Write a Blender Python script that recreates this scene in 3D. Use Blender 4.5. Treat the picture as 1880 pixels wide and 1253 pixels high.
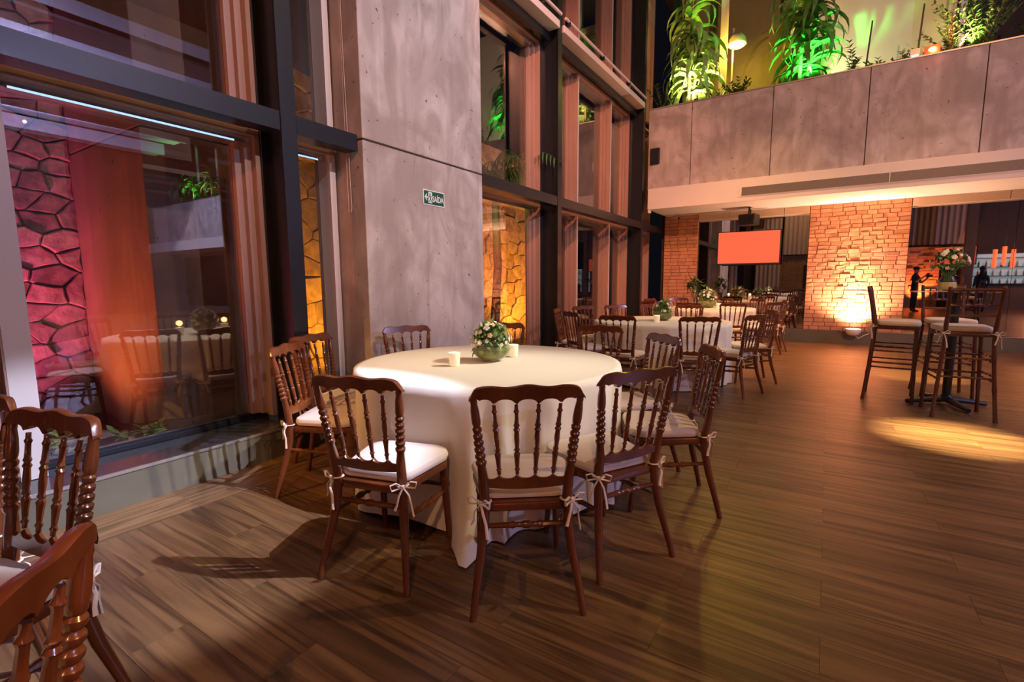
import bpy, bmesh, math, random
from mathutils import Vector, Matrix
R = math.radians
rnd = random.Random(7)
scene = bpy.context.scene
col = scene.collection
for o in list(bpy.data.objects):
    bpy.data.objects.remove(o)

# ------------------------------------------------------------------ camera
CAM_H = 1.33
yaw, pitch, roll = -0.573639, -0.12135, 0.0079377
fw = Vector((math.sin(yaw) * math.cos(pitch), math.cos(yaw) * math.cos(pitch), math.sin(pitch)))
rt = Vector((math.cos(yaw), -math.sin(yaw), 0))
dn = fw.cross(rt)
r2 = math.cos(roll) * rt + math.sin(roll) * dn
d2 = -math.sin(roll) * rt + math.cos(roll) * dn
camd = bpy.data.cameras.new('camera')
camd.sensor_width = 36
camd.lens = 891.68 / 1880 * 36
camd.clip_start = 0.02
cam = bpy.data.objects.new('camera', camd)
mw = Matrix((( r2.x, -d2.x, -fw.x, 0), (r2.y, -d2.y, -fw.y, 0), (r2.z, -d2.z, -fw.z, CAM_H), (0, 0, 0, 1)))
cam.matrix_world = mw
col.objects.link(cam)
scene.camera = cam

# ------------------------------------------------------------------ world, exposure, room lamps, added fills
w = bpy.data.worlds.new('night')
scene.world = w
w.use_nodes = True
w.node_tree.nodes['Background'].inputs[0].default_value = (.10, .10, .16, 1)
w.node_tree.nodes['Background'].inputs[1].default_value = .03
scene.view_settings.view_transform = 'Standard'
scene.view_settings.look = 'None'
scene.view_settings.exposure = 0.0
scene.view_settings.gamma = 1.0
scene.view_settings.use_curve_mapping = False

def spot(name, loc, tgt, power, color, ang, blend=.5, size=.08):
    l = bpy.data.lights.new(name, 'SPOT')
    l.energy = power
    l.color = color
    l.spot_size = R(ang)
    l.spot_blend = blend
    l.shadow_soft_size = size
    o = bpy.data.objects.new(name, l)
    o.location = loc
    o.rotation_euler = (Vector(tgt) - Vector(loc)).to_track_quat('-Z', 'Y').to_euler()
    col.objects.link(o)
    return o

def area(name, loc, tgt, power, color, sx, sy):
    l = bpy.data.lights.new(name, 'AREA')
    l.shape = 'RECTANGLE'
    l.size, l.size_y = sx, sy
    l.energy = power
    l.color = color
    o = bpy.data.objects.new(name, l)
    o.location = loc
    o.rotation_euler = (Vector(tgt) - Vector(loc)).to_track_quat('-Z', 'Y').to_euler()
    col.objects.link(o)
    return o

def point(name, loc, power, color, size=.05):
    l = bpy.data.lights.new(name, 'POINT')
    l.energy = power
    l.color = color
    l.shadow_soft_size = size
    o = bpy.data.objects.new(name, l)
    o.location = loc
    col.objects.link(o)
    return o

SALMON = (1, .47, .25)
spot('table_spotlight', (2.6, 5.2, 5.2), (-1.88, 2.45, .78), 2300, (1, .90, .70), 18, 1.0, .03)
spot('floor_cool_spotlight', (2.2, 3.0, 5.4), (-2.88, .95, .25), 3800, (.72, .74, 1), 17, .35, .03)
spot('table_spotlight_far', (2.4, 9.0, 5.2), (-1.7, 6.6, .78), 700, (1, .80, .58), 24, .9, .03)
spot('dance_floor_spotlight', (1.6, 5.9, 7.5), (.98, 5.36, 0), 26000, (1, .76, .38), 10, 1.0, .03)
spot('stool_table_spotlight', (1.0, 7.6, 7.0), (1.14, 8.5, 0), 4500, (1, .68, .28), 10, .6, .03)
spot('gallery_salmon_wash', (3.4, -3.2, 7.2), (-.2, 10.7, 4.2), 4000, SALMON, 46, .8, .03)
spot('column_lilac_wash', (6.5, 2.0, 7.2), (-3.4, 4.2, 3.8), 3100, (1, .78, .78), 40, .9, .03)
spot('facade_salmon_wash', (.6, .9, 7.6), (-3.7, 8.6, 3.0), 2600, (1, .36, .22), 40, .9, .03)
spot('far_floor_warm_downlight', (1.6, 9.2, 8.0), (.9, 9.3, 0), 1500, (1, .50, .22), 48, 1, .03)  # added fill for the orange brick reflection on the far floor
spot('viewer_side_warm_wash', (2.2, -3.6, 6.4), (-.8, 2.4, .5), 620, (1, .52, .26), 48, 1, .03)  # added fill behind the camera for chair backs and cloth
spot('column_return_wash', (.4, -4.2, 5.2), (-3.6, 2.6, 2.6), 700, (1, .32, .15), 26, .9, .03)  # added fill that reddens the column return and near jambs
spot('amber_near_light', (1.0, 1.9, 3.4), (-.85, .12, .85), 420, (1, .48, .12), 18, .8, .03)  # added amber fill aimed at the corner chair's rail
spot('hall_warm_downlight', (3.4, 4.2, 8.0), (.8, 4.2, 0), 850, (1, .64, .32), 112, 1, .03)  # broad warm fill added for the hall floor
spot('far_tables_warm_downlight', (-.2, 8.2, 8.0), (-1.6, 9.6, 0), 2400, (1, .48, .18), 50, 1, .03)
spot('amber_side_light', (-3.2, -1.6, 3.1), (-2.95, 1.9, .75), 420, (1, .42, .08), 26, .7, .03)
spot('back_wall_warm_downlight', (-1.0, -3.2, 7.6), (-1.6, -6.0, 1.6), 900, (1, .55, .25), 70, 1, .03)  # added fill, brightens the panelled wall that the mirror shows
spot('bar_side_downlight', (13, 4, 8.0), (15, 8, 2), 3600, (.85, .75, 1), 110, 1, .03)

# ------------------------------------------------------------------ materials
def nn(nt, t, **kw):
    n = nt.nodes.new(t)
    for k, v in kw.items():
        setattr(n, k, v)
    return n

def mat(name, c, rough=.5, metal=0., coat=0., spec=.5, emit=None, estr=0., vary=0., scale=8., bump=0., stretch=(1, 1, 1), c2=None, rnd_tone=0., detail=5., trans=0.):
    m = bpy.data.materials.new(name)
    m.use_nodes = True
    nt = m.node_tree
    b = nt.nodes['Principled BSDF']
    b.inputs['Base Color'].default_value = (*c, 1)
    b.inputs['Roughness'].default_value = rough
    b.inputs['Metallic'].default_value = metal
    b.inputs['Coat Weight'].default_value = coat
    b.inputs['Coat Roughness'].default_value = .12
    b.inputs['Specular IOR Level'].default_value = spec
    if trans:
        b.inputs['Subsurface Weight'].default_value = 0
    if emit:
        b.inputs['Emission Color'].default_value = (*emit, 1)
        b.inputs['Emission Strength'].default_value = estr
    if vary or bump or c2:
        tc = nn(nt, 'ShaderNodeNewGeometry')
        mp = nn(nt, 'ShaderNodeMapping')
        mp.inputs['Scale'].default_value = stretch
        nt.links.new(tc.outputs['Position'], mp.inputs['Vector'])
        nz = nn(nt, 'ShaderNodeTexNoise')
        nz.inputs['Scale'].default_value = scale
        nz.inputs['Detail'].default_value = detail
        nz.inputs['Roughness'].default_value = .6
        nt.links.new(mp.outputs['Vector'], nz.inputs['Vector'])
        if c2 or vary:
            mx = nn(nt, 'ShaderNodeMix', data_type='RGBA')
            cc2 = c2 if c2 else tuple(x * (1 - vary) for x in c)
            mx.inputs[6].default_value = (*c, 1)
            mx.inputs[7].default_value = (*cc2, 1)
            cr = nn(nt, 'ShaderNodeValToRGB')
            cr.color_ramp.elements[0].position = .35
            cr.color_ramp.elements[1].position = .68
            nt.links.new(nz.outputs['Fac'], cr.inputs['Fac'])
            nt.links.new(cr.outputs['Color'], mx.inputs[0])
            last = mx.outputs[2]
            if rnd_tone:
                oi = nn(nt, 'ShaderNodeObjectInfo')
                mr = nn(nt, 'ShaderNodeMapRange')
                mr.inputs[3].default_value = 1 - rnd_tone
                mr.inputs[4].default_value = 1 + rnd_tone
                nt.links.new(oi.outputs['Random'], mr.inputs[0])
                hs = nn(nt, 'ShaderNodeHueSaturation')
                nt.links.new(mr.outputs[0], hs.inputs['Value'])
                nt.links.new(last, hs.inputs['Color'])
                last = hs.outputs['Color']
            nt.links.new(last, b.inputs['Base Color'])
        if bump:
            bp = nn(nt, 'ShaderNodeBump')
            bp.inputs['Strength'].default_value = bump
            bp.inputs['Distance'].default_value = .02
            nt.links.new(nz.outputs['Fac'], bp.inputs['Height'])
            nt.links.new(bp.outputs['Normal'], b.inputs['Normal'])
    return m

def glass_mat(name, tint, f0=.06, rough=0.0):
    m = bpy.data.materials.new(name)
    m.use_nodes = True
    nt = m.node_tree
    nt.nodes.clear()
    out = nn(nt, 'ShaderNodeOutputMaterial')
    tr = nn(nt, 'ShaderNodeBsdfTransparent')
    tr.inputs[0].default_value = (*tint, 1)
    gl = nn(nt, 'ShaderNodeBsdfGlossy')
    gl.inputs['Roughness'].default_value = rough
    gl.inputs['Color'].default_value = (1, 1, 1, 1)
    g = nn(nt, 'ShaderNodeNewGeometry')
    dt = nn(nt, 'ShaderNodeVectorMath', operation='DOT_PRODUCT')
    nt.links.new(g.outputs['Normal'], dt.inputs[0])
    nt.links.new(g.outputs['Incoming'], dt.inputs[1])
    ab = nn(nt, 'ShaderNodeMath', operation='ABSOLUTE')
    nt.links.new(dt.outputs['Value'], ab.inputs[0])
    om = nn(nt, 'ShaderNodeMath', operation='SUBTRACT')
    om.inputs[0].default_value = 1
    nt.links.new(ab.outputs[0], om.inputs[1])
    pw = nn(nt, 'ShaderNodeMath', operation='POWER')
    nt.links.new(om.outputs[0], pw.inputs[0])
    pw.inputs[1].default_value = 4.6
    fr = nn(nt, 'ShaderNodeMath', operation='MULTIPLY_ADD')
    nt.links.new(pw.outputs[0], fr.inputs[0])
    fr.inputs[1].default_value = 1 - f0
    fr.inputs[2].default_value = f0
    mx = nn(nt, 'ShaderNodeMixShader')
    nt.links.new(fr.outputs[0], mx.inputs[0])
    nt.links.new(tr.outputs[0], mx.inputs[1])
    nt.links.new(gl.outputs[0], mx.inputs[2])
    nt.links.new(mx.outputs[0], out.inputs[0])
    return m

def concrete_mat(name, c, dark, warm):
    m = bpy.data.materials.new(name)
    m.use_nodes = True
    nt = m.node_tree
    b = nt.nodes['Principled BSDF']
    b.inputs['Roughness'].default_value = .72
    g = nn(nt, 'ShaderNodeNewGeometry')
    def noise(scale, st, det, lo, hi, dist=0):
        mp = nn(nt, 'ShaderNodeMapping')
        mp.inputs['Scale'].default_value = st
        nt.links.new(g.outputs['Position'], mp.inputs[0])
        n = nn(nt, 'ShaderNodeTexNoise')
        n.inputs['Scale'].default_value = scale
        n.inputs['Detail'].default_value = det
        n.inputs['Distortion'].default_value = dist
        nt.links.new(mp.outputs[0], n.inputs['Vector'])
        cr = nn(nt, 'ShaderNodeValToRGB')
        cr.color_ramp.elements[0].position = lo
        cr.color_ramp.elements[1].position = hi
        nt.links.new(n.outputs['Fac'], cr.inputs[0])
        return cr.outputs[0]
    a = noise(2.3, (1, 1, .6), 9, .38, .62, 1.6)
    st = noise(5.0, (1, 1, .16), 6, .50, .82, .8)
    cl = noise(1.1, (1, 1, 1), 6, .46, .66, 1.0)
    pit = noise(26, (1, 1, .8), 4, .695, .725, .6)
    def mix(f, x, y):
        mx = nn(nt, 'ShaderNodeMix', data_type='RGBA')
        nt.links.new(f, mx.inputs[0])
        for i, v in ((6, x), (7, y)):
            if isinstance(v, tuple):
                mx.inputs[i].default_value = (*v, 1)
            else:
                nt.links.new(v, mx.inputs[i])
        return mx.outputs[2]
    x = mix(a, c, warm)
    x = mix(cl, x, tuple(.55 * p + .45 * q for p, q in zip(warm, dark)))
    x = mix(st, x, dark)
    x = mix(pit, x, tuple(v * .25 for v in dark))
    nt.links.new(x, b.inputs['Base Color'])
    bp = nn(nt, 'ShaderNodeBump')
    bp.inputs['Strength'].default_value = .35
    bp.inputs['Distance'].default_value = .01
    bp.invert = True
    nt.links.new(pit, bp.inputs['Height'])
    nt.links.new(bp.outputs[0], b.inputs['Normal'])
    return m

def floor_mat(name, ca, cb, cc, along='X'):
    m = bpy.data.materials.new(name)
    m.use_nodes = True
    nt = m.node_tree
    b = nt.nodes['Principled BSDF']
    g = nn(nt, 'ShaderNodeNewGeometry')
    oi = nn(nt, 'ShaderNodeObjectInfo')
    off = nn(nt, 'ShaderNodeVectorMath', operation='SCALE')
    cmb = nn(nt, 'ShaderNodeCombineXYZ')
    for i in range(3):
        nt.links.new(oi.outputs['Random'], cmb.inputs[i])
    nt.links.new(cmb.outputs[0], off.inputs[0])
    off.inputs['Scale'].default_value = 37.0
    ad = nn(nt, 'ShaderNodeVectorMath', operation='ADD')
    nt.links.new(g.outputs['Position'], ad.inputs[0])
    nt.links.new(off.outputs[0], ad.inputs[1])
    def noise(scale, st, det, lo, hi, dist):
        mp = nn(nt, 'ShaderNodeMapping')
        mp.inputs['Scale'].default_value = st if along == 'X' else (st[1], st[0], st[2])
        nt.links.new(ad.outputs[0], mp.inputs[0])
        n = nn(nt, 'ShaderNodeTexNoise')
        n.inputs['Scale'].default_value = scale
        n.inputs['Detail'].default_value = det
        n.inputs['Distortion'].default_value = dist
        nt.links.new(mp.outputs[0], n.inputs['Vector'])
        cr = nn(nt, 'ShaderNodeValToRGB')
        cr.color_ramp.elements[0].position = lo
        cr.color_ramp.elements[1].position = hi
        nt.links.new(n.outputs['Fac'], cr.inputs[0])
        return cr.outputs[0], n.outputs['Fac']
    broad, _ = noise(2.0, (.40, 3.6, 1), 4, .38, .62, 1.0)
    grain, gf = noise(3.0, (.28, 7.0, 1), 8, .42, .64, 1.4)
    def mix(f, x, y):
        mx = nn(nt, 'ShaderNodeMix', data_type='RGBA')
        nt.links.new(f, mx.inputs[0])
        for i, v in ((6, x), (7, y)):
            if isinstance(v, tuple):
                mx.inputs[i].default_value = (*v, 1)
            else:
                nt.links.new(v, mx.inputs[i])
        return mx.outputs[2]
    x = mix(broad, ca, cb)
    x = mix(grain, x, cc)
    mr = nn(nt, 'ShaderNodeMapRange')
    mr.inputs[3].default_value = .88
    mr.inputs[4].default_value = 1.12
    nt.links.new(oi.outputs['Random'], mr.inputs[0])
    hs = nn(nt, 'ShaderNodeHueSaturation')
    nt.links.new(mr.outputs[0], hs.inputs['Value'])
    nt.links.new(x, hs.inputs['Color'])
    nt.links.new(hs.outputs[0], b.inputs['Base Color'])
    rr = nn(nt, 'ShaderNodeMapRange')
    rr.inputs[3].default_value = .30
    rr.inputs[4].default_value = .44
    nt.links.new(gf, rr.inputs[0])
    nt.links.new(rr.outputs[0], b.inputs['Roughness'])
    bp = nn(nt, 'ShaderNodeBump')
    bp.inputs['Strength'].default_value = .16
    bp.inputs['Distance'].default_value = .004
    nt.links.new(gf, bp.inputs['Height'])
    nt.links.new(bp.outputs[0], b.inputs['Normal'])
    return m

M = {}
M['floor'] = floor_mat('walnut_plank', (.138, .069, .027), (.215, .115, .046), (.066, .031, .012))
M['floor_border'] = floor_mat('walnut_border', (.21, .11, .045), (.28, .15, .066), (.10, .05, .02), 'Y')
M['slab'] = mat('dark_joint', (.035, .02, .012), .8)
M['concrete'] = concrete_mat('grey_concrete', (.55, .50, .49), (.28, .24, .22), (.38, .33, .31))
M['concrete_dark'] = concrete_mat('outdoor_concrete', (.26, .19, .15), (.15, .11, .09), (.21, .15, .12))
M['steel'] = mat('black_steel', (.010, .012, .017), .36, .0, .1)
M['frame'] = mat('brown_window_frame', (.40, .24, .18), .42, vary=.18, scale=5, stretch=(1, 1, .2))
M['frame_light'] = mat('light_window_frame', (.62, .56, .53), .4)  # pale trim colour; on jambs and mullion, lamp whiteness put into the colour
M['alu'] = mat('brushed_metal', (.62, .62, .64), .22, .8)
M['plinth'] = mat('plinth_paint', (.13, .118, .085), .45, vary=.15, scale=3)
M['sill_dark'] = mat('sill_dark_metal', (.035, .035, .04), .12)
M['sill'] = mat('sill_metal', (.42, .38, .36), .25, .6)
M['glass'] = glass_mat('window_glass', (.90, .88, .88), .115)
M['thin_glass'] = glass_mat('clear_glass', (.97, .98, .97), .055)
M['mirror'] = mat('mirror', (.55, .50, .47), .015, 1.)
M['white'] = mat('white_plaster', (.72, .66, .62), .6, vary=.05, scale=2)
M['peach'] = mat('bulkhead_laminate', (.62, .46, .33), .45)
M['dark_wall'] = mat('dark_wall', (.035, .028, .026), .7)
M['brick'] = mat('brick', (.60, .29, .16), .75, vary=.35, scale=9, bump=.5, c2=(.50, .22, .115), rnd_tone=.10)
M['mortar'] = mat('brick_core', (.16, .07, .04), .9)
M['stone'] = mat('flagstone', (.42, .35, .30), .8, scale=9, bump=1.0, c2=(.19, .14, .12), rnd_tone=.35, detail=9)
M['stone_core'] = mat('stone_joint', (.06, .045, .04), .9)
M['wood'] = mat('mahogany', (.150, .041, .012), .24, coat=.45, scale=6, c2=(.072, .018, .006), stretch=(1, 1, .35))
M['wood_stool'] = mat('bamboo_mahogany', (.10, .028, .014), .28, coat=.3, scale=8, c2=(.06, .016, .008))
M['cushion'] = mat('cream_cushion', (.72, .62, .55), .8, vary=.06, scale=5, bump=.05)
M['ribbon'] = mat('cream_ribbon', (.74, .62, .52), .7)
M['cloth'] = mat('ivory_tablecloth', (.74, .69, .62), .75, bump=.04, vary=.03, scale=260)
M['table_wood'] = mat('table_underframe', (.12, .08, .05), .6)
M['black'] = mat('black_plastic', (.012, .012, .013), .4)
M['screen'] = mat('lit_screen', (.02, .02, .02), .3, emit=(1, .135, .055), estr=1.0)
M['leaf'] = mat('leaf_green', (.10, .26, .05), .42, vary=.45, scale=14)
M['leaf_pale'] = mat('leaf_pale', (.26, .42, .13), .45, vary=.35, scale=14)
M['leaf_dark'] = mat('leaf_dark', (.05, .14, .035), .42, vary=.4, scale=14)
M['petal'] = mat('white_petal', (.85, .82, .76), .6)
M['petal_pink'] = mat('pink_petal', (.80, .52, .42), .6)
M['moss'] = mat('moss', (.30, .36, .07), .8, c2=(.05, .06, .03), scale=26, bump=.8)
M['trunk'] = mat('trunk', (.20, .14, .08), .8, vary=.4, scale=20, bump=.5)
M['soil'] = mat('soil', (.05, .035, .025), .95, bump=.6, scale=30)
M['wax'] = mat('lit_wax', (.85, .68, .45), .5, emit=(1, .62, .28), estr=.9)
M['flame'] = mat('flame', (1, .8, .4), .5, emit=(1, .68, .28), estr=14)
M['cup'] = mat('frosted_cup', (.82, .76, .64), .35, emit=(1, .66, .34), estr=.35)
M['sign_green'] = mat('sign_green', (.004, .085, .062), .4)
M['sign_white'] = mat('sign_white', (.74, .80, .76), .5)
M['pale_wall'] = mat('pale_wall', (.60, .58, .46), .7, vary=.08, scale=1.5)
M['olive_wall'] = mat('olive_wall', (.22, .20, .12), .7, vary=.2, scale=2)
M['cord'] = mat('cord_beige', (.55, .44, .36), .6)
M['lamp_glow'] = mat('lamp_glow', (1, .8, .3), .5, emit=(1, .62, .10), estr=9)
M['flood_glow'] = mat('flood_glow', (1, .3, .1), .5, emit=(1, .22, .06), estr=16)
M['flood_red'] = mat('flood_body', (.30, .05, .03), .4)
M['up_glow'] = mat('uplight_glow', (1, .8, .6), .5, emit=(1, .72, .45), estr=22)
M['strip_glow'] = mat('strip_glow', (.6, .8, 1), .5, emit=(.36, .62, 1), estr=1.3)  # painted cool highlight for the window heads
M['grey_metal'] = mat('grey_metal', (.42, .38, .34), .35, .5)
M['grille_grey'] = mat('grille_grey', (.26, .22, .19), .5)
M['panel_wood'] = mat('wood_panel', (.30, .17, .08), .45, vary=.4, scale=4, stretch=(.4, 1, 6))
M['curtain'] = mat('grey_curtain', (.42, .34, .27), .8)
M['navy'] = mat('navy_cloth', (.014, .016, .03), .8)
M['blackcloth'] = mat('black_cloth', (.008, .008, .010), .85)
M['jeans'] = mat('blue_denim', (.03, .05, .11), .85)
M['skin'] = mat('skin', (.50, .28, .20), .5)
M['hair'] = mat('dark_hair', (.016, .010, .008), .45)
M['red_lamp'] = mat('red_lamp_shade', (.8, .15, .06), .5, emit=(1, .17, .05), estr=1.6)
M['bar_glow'] = mat('bar_light', (.6, .8, .9), .5, emit=(.45, .75, .85), estr=.5)
M['bottle_g'] = mat('bottle_green', (.03, .12, .05), .15)
M['bottle_a'] = mat('bottle_amber', (.25, .10, .02), .15)
M['bottle_c'] = mat('bottle_clear', (.45, .50, .50), .15)
M['ground'] = mat('patio_ground', (.10, .085, .075), .8, vary=.3, scale=3, bump=.3)
M['ceiling'] = mat('dark_ceiling', (.05, .045, .045), .8)
M['blue_beam'] = mat('white_beam', (.70, .70, .78), .6)

# ------------------------------------------------------------------ mesh helpers
class MB:
    def __init__(s):
        s.v, s.f = [], []
    def add(s, vs, fs):
        n = len(s.v)
        s.v += [tuple(v) for v in vs]
        s.f += [tuple(i + n for i in f) for f in fs]
        return s
    def box(s, x0, x1, y0, y1, z0, z1):
        x0, x1 = min(x0, x1), max(x0, x1); y0, y1 = min(y0, y1), max(y0, y1); z0, z1 = min(z0, z1), max(z0, z1)
        vs = [(x0, y0, z0), (x1, y0, z0), (x1, y1, z0), (x0, y1, z0), (x0, y0, z1), (x1, y0, z1), (x1, y1, z1), (x0, y1, z1)]
        return s.add(vs, [(3, 2, 1, 0), (4, 5, 6, 7), (0, 1, 5, 4), (1, 2, 6, 5), (2, 3, 7, 6), (3, 0, 4, 7)])
    def tube(s, pts, rad, seg=8, cap=True, flat=1.0):
        pts = [Vector(p) for p in pts]
        if not isinstance(rad, (list, tuple)):
            rad = [rad] * len(pts)
        n = len(pts)
        rings = []
        t0 = (pts[1] - pts[0]).normalized()
        up = Vector((0, 0, 1)) if abs(t0.z) < .9 else Vector((0, 1, 0))
        u = t0.cross(up).normalized()
        for i in range(n):
            t = (pts[min(i + 1, n - 1)] - pts[max(i - 1, 0)])
            if t.length < 1e-9:
                t = t0
            t.normalize()
            u = (u - t * u.dot(t))
            if u.length < 1e-6:
                u = t.orthogonal()
            u.normalize()
            v = t.cross(u)
            rings.append([pts[i] + (u * math.cos(a) + v * math.sin(a) * flat) * rad[i] for a in [2 * math.pi * k / seg for k in range(seg)]])
        vs = [p for r in rings for p in r]
        fs = []
        for i in range(n - 1):
            for k in range(seg):
                a, b = i * seg + k, i * seg + (k + 1) % seg
                fs.append((a, b, b + seg, a + seg))
        if cap:
            fs.append(tuple(range(seg))[::-1])
            fs.append(tuple((n - 1) * seg + k for k in range(seg)))
        return s.add(vs, fs)
    def lathe(s, prof, seg=16, c=(0, 0, 0), cap=(True, True)):
        vs, fs = [], []
        for r_, z in prof:
            for k in range(seg):
                a = 2 * math.pi * k / seg
                vs.append((c[0] + r_ * math.cos(a), c[1] + r_ * math.sin(a), c[2] + z))
        for i in range(len(prof) - 1):
            for k in range(seg):
                a, b = i * seg + k, i * seg + (k + 1) % seg
                fs.append((a, b, b + seg, a + seg))
        if cap[0]:
            fs.append(tuple(range(seg))[::-1])
        if cap[1]:
            fs.append(tuple((len(prof) - 1) * seg + k for k in range(seg)))
        return s.add(vs, fs)
    def prism(s, poly, z0, z1, axis='Z', inset=0.0, bev=0.0):
        """poly (a,b) list ccw extruded along axis; X axis: (a,b)=(y,z); Y axis: (a,b)=(x,z)"""
        def P(a, b, h):
            return (a, b, h) if axis == 'Z' else ((h, a, b) if axis == 'X' else (a, h, b))
        n = len(poly)
        rings = [[P(a, b, z0) for a, b in poly]]
        if bev:
            cx = sum(p[0] for p in poly) / n; cy = sum(p[1] for p in poly) / n
            d = 1 if z1 > z0 else -1
            rings.append([P(a, b, z1 - bev * d) for a, b in poly])
            q = []
            for a, b in poly:
                L = math.hypot(a - cx, b - cy) or 1
                k = max(0, 1 - inset / L)
                q.append(P(cx + (a - cx) * k, cy + (b - cy) * k, z1))
            rings.append(q)
        else:
            rings.append([P(a, b, z1) for a, b in poly])
        vs = [p for r_ in rings for p in r_]
        fs = []
        for i in range(len(rings) - 1):
            for k in range(n):
                a, b = i * n + k, i * n + (k + 1) % n
                fs.append((a, b, b + n, a + n))
        fs.append(tuple(range(n))[::-1])
        fs.append(tuple((len(rings) - 1) * n + k for k in range(n)))
        return s.add(vs, fs)
    def ball(s, c, r_, seg=8, rings=6, sx=1, sy=1, sz=1):
        prof = [(max(1e-4, math.sin(math.pi * i / rings)), -math.cos(math.pi * i / rings)) for i in range(rings + 1)]
        m = MB().lathe(prof, seg, cap=(False, False))
        return s.add([(c[0] + v[0] * r_ * sx, c[1] + v[1] * r_ * sy, c[2] + v[2] * r_ * sz) for v in m.v], m.f)
    def mesh(s, name, m, smooth=False):
        me = bpy.data.meshes.new(name)
        me.from_pydata(s.v, [], s.f)
        me.validate()
        bm = bmesh.new(); bm.from_mesh(me)
        bmesh.ops.recalc_face_normals(bm, faces=bm.faces)
        bm.to_mesh(me); bm.free()
        me.materials.append(M[m] if isinstance(m, str) else m)
        if smooth:
            for p in me.polygons:
                p.use_smooth = True
            try:
                me.set_sharp_from_angle(angle=R(42))
            except Exception:
                pass
        return me
    def build(s, name, m, parent=None, smooth=False, loc=None):
        return put(name, s.mesh(name, m, smooth), parent, loc)

def put(name, me, parent=None, loc=None, rot=None, scale=None):
    o = bpy.data.objects.new(name, me)
    col.objects.link(o)
    o.parent = parent
    if loc is not None:
        o.location = loc
    if rot is not None:
        o.rotation_euler = rot
    if scale is not None:
        o.scale = scale
    return o

def tag(o, label=None, cat=None, group=None, kind=None):
    if label: o['label'] = label
    if cat: o['category'] = cat
    if group: o['group'] = group
    if kind: o['kind'] = kind
    return o

def empty(name, loc=(0, 0, 0), rz=0, label=None, cat=None, group=None, kind=None):
    o = bpy.data.objects.new(name, None)
    col.objects.link(o)
    o.location = loc
    o.rotation_euler = (0, 0, rz)
    o.empty_display_size = .1
    return tag(o, label, cat, group, kind)

def dup(o, parent=None):
    c = o.copy()
    col.objects.link(c)
    c.parent = parent
    for ch in [x for x in o.children]:
        dup(ch, c)
    return c

def box(name, m, x0, x1, y0, y1, z0, z1, parent=None, bevel=0):
    o = MB().box(x0, x1, y0, y1, z0, z1).build(name, m, parent)
    if bevel:
        b = o.modifiers.new('bevel', 'BEVEL'); b.width = bevel; b.segments = 2
    return o

# ------------------------------------------------------------------ floor
floor = box('floor', 'slab', -3.48, 20, -6, 12.12, -.12, -.012)
tag(floor, 'brown wood plank floor of the hall', kind='structure')
PL, PW, GAP = 1.05, .2045, .0006
plank_me = {}
def plank_mesh(L, W, mname):
    k = (round(L, 3), round(W, 3), mname)
    if k not in plank_me:
        h = .0
        mb = MB()
        a, b = L / 2 - GAP, W / 2 - GAP
        z = (-.012, -.0008, 0)
        vs = [(sx * (a - i), sy * (b - i), zz) for zz, i in ((z[0], 0), (z[1], 0), (z[2], h)) for sx, sy in ((-1, -1), (1, -1), (1, 1), (-1, 1))]
        fs = []
        for r_ in range(2):
            for q in range(4):
                fs.append((r_ * 4 + q, r_ * 4 + (q + 1) % 4, r_ * 4 + 4 + (q + 1) % 4, r_ * 4 + 4 + q))
        fs.append((8, 9, 10, 11))
        mb.add(vs, fs)
        plank_me[k] = mb.mesh('plank', mname)
    return plank_me[k]
cands = []
row = 0
y = 1.817 - PW * 30
while y < 12.1:
    odd = (round((y - 1.817) / PW)) % 2
    x = .055 + (-PL / 2 if odd else 0) - PL * 4
    while x < 20:
        x0, x1, y1 = max(x, -3.10), min(x + PL, 20), min(y + PW, 12.1)
        if x1 - x0 > .02 and y1 - y > .02 and y > -6:
            cands.append((x0, x1, y, y1))
        x += PL
    y += PW
def seen(x, y_):
    p = Vector((x, y_, -CAM_H))
    d = p.dot(fw)
    if d < .3: return 0
    u, v = p.dot(r2) / d * 891.68, p.dot(d2) / d * 891.68
    return 1 / d ** 2 if abs(u) < 1060 and abs(v) < 760 else 0
cands.sort(key=lambda c: -seen((c[0] + c[1]) / 2, (c[2] + c[3]) / 2))
near = [c for c in cands[:288]]
for x0, x1, y0, y1 in near:
    put('plank', plank_mesh(x1 - x0, y1 - y0, 'floor'), floor, ((x0 + x1) / 2, (y0 + y1) / 2, 0))
rest = MB()
for x0, x1, y0, y1 in cands[288:]:
    g = GAP
    rest.box(x0 + g, x1 - g, y0 + g, y1 - g, -.012, 0)
tag(rest.build('plank_field', 'floor', floor), kind='stuff')
yy = -6
while yy < 10.7:
    put('plank', plank_mesh(.38, 1.22, 'floor_border'), floor, (-3.29, yy + .61, 0))
    yy += 1.22

# ------------------------------------------------------------------ facade: plinth, posts, beams, windows
XG = -3.92
def plinth(n, y0, y1):
    e = empty('baseboard_%d' % n, kind='structure', label='low painted plinth under the facade glass')
    box('plinth', 'plinth', -3.96, -3.48, y0, y1, 0, .205, e)
    box('sill', 'sill_dark', -3.98, -3.484, y0, y1, .207, .224, e)
    box('sill_edge', 'sill', -3.4835, -3.472, y0, y1, .207, .226, e)
plinth(1, -6, 2.936)
plinth(2, 4.66, 12.1)

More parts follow.
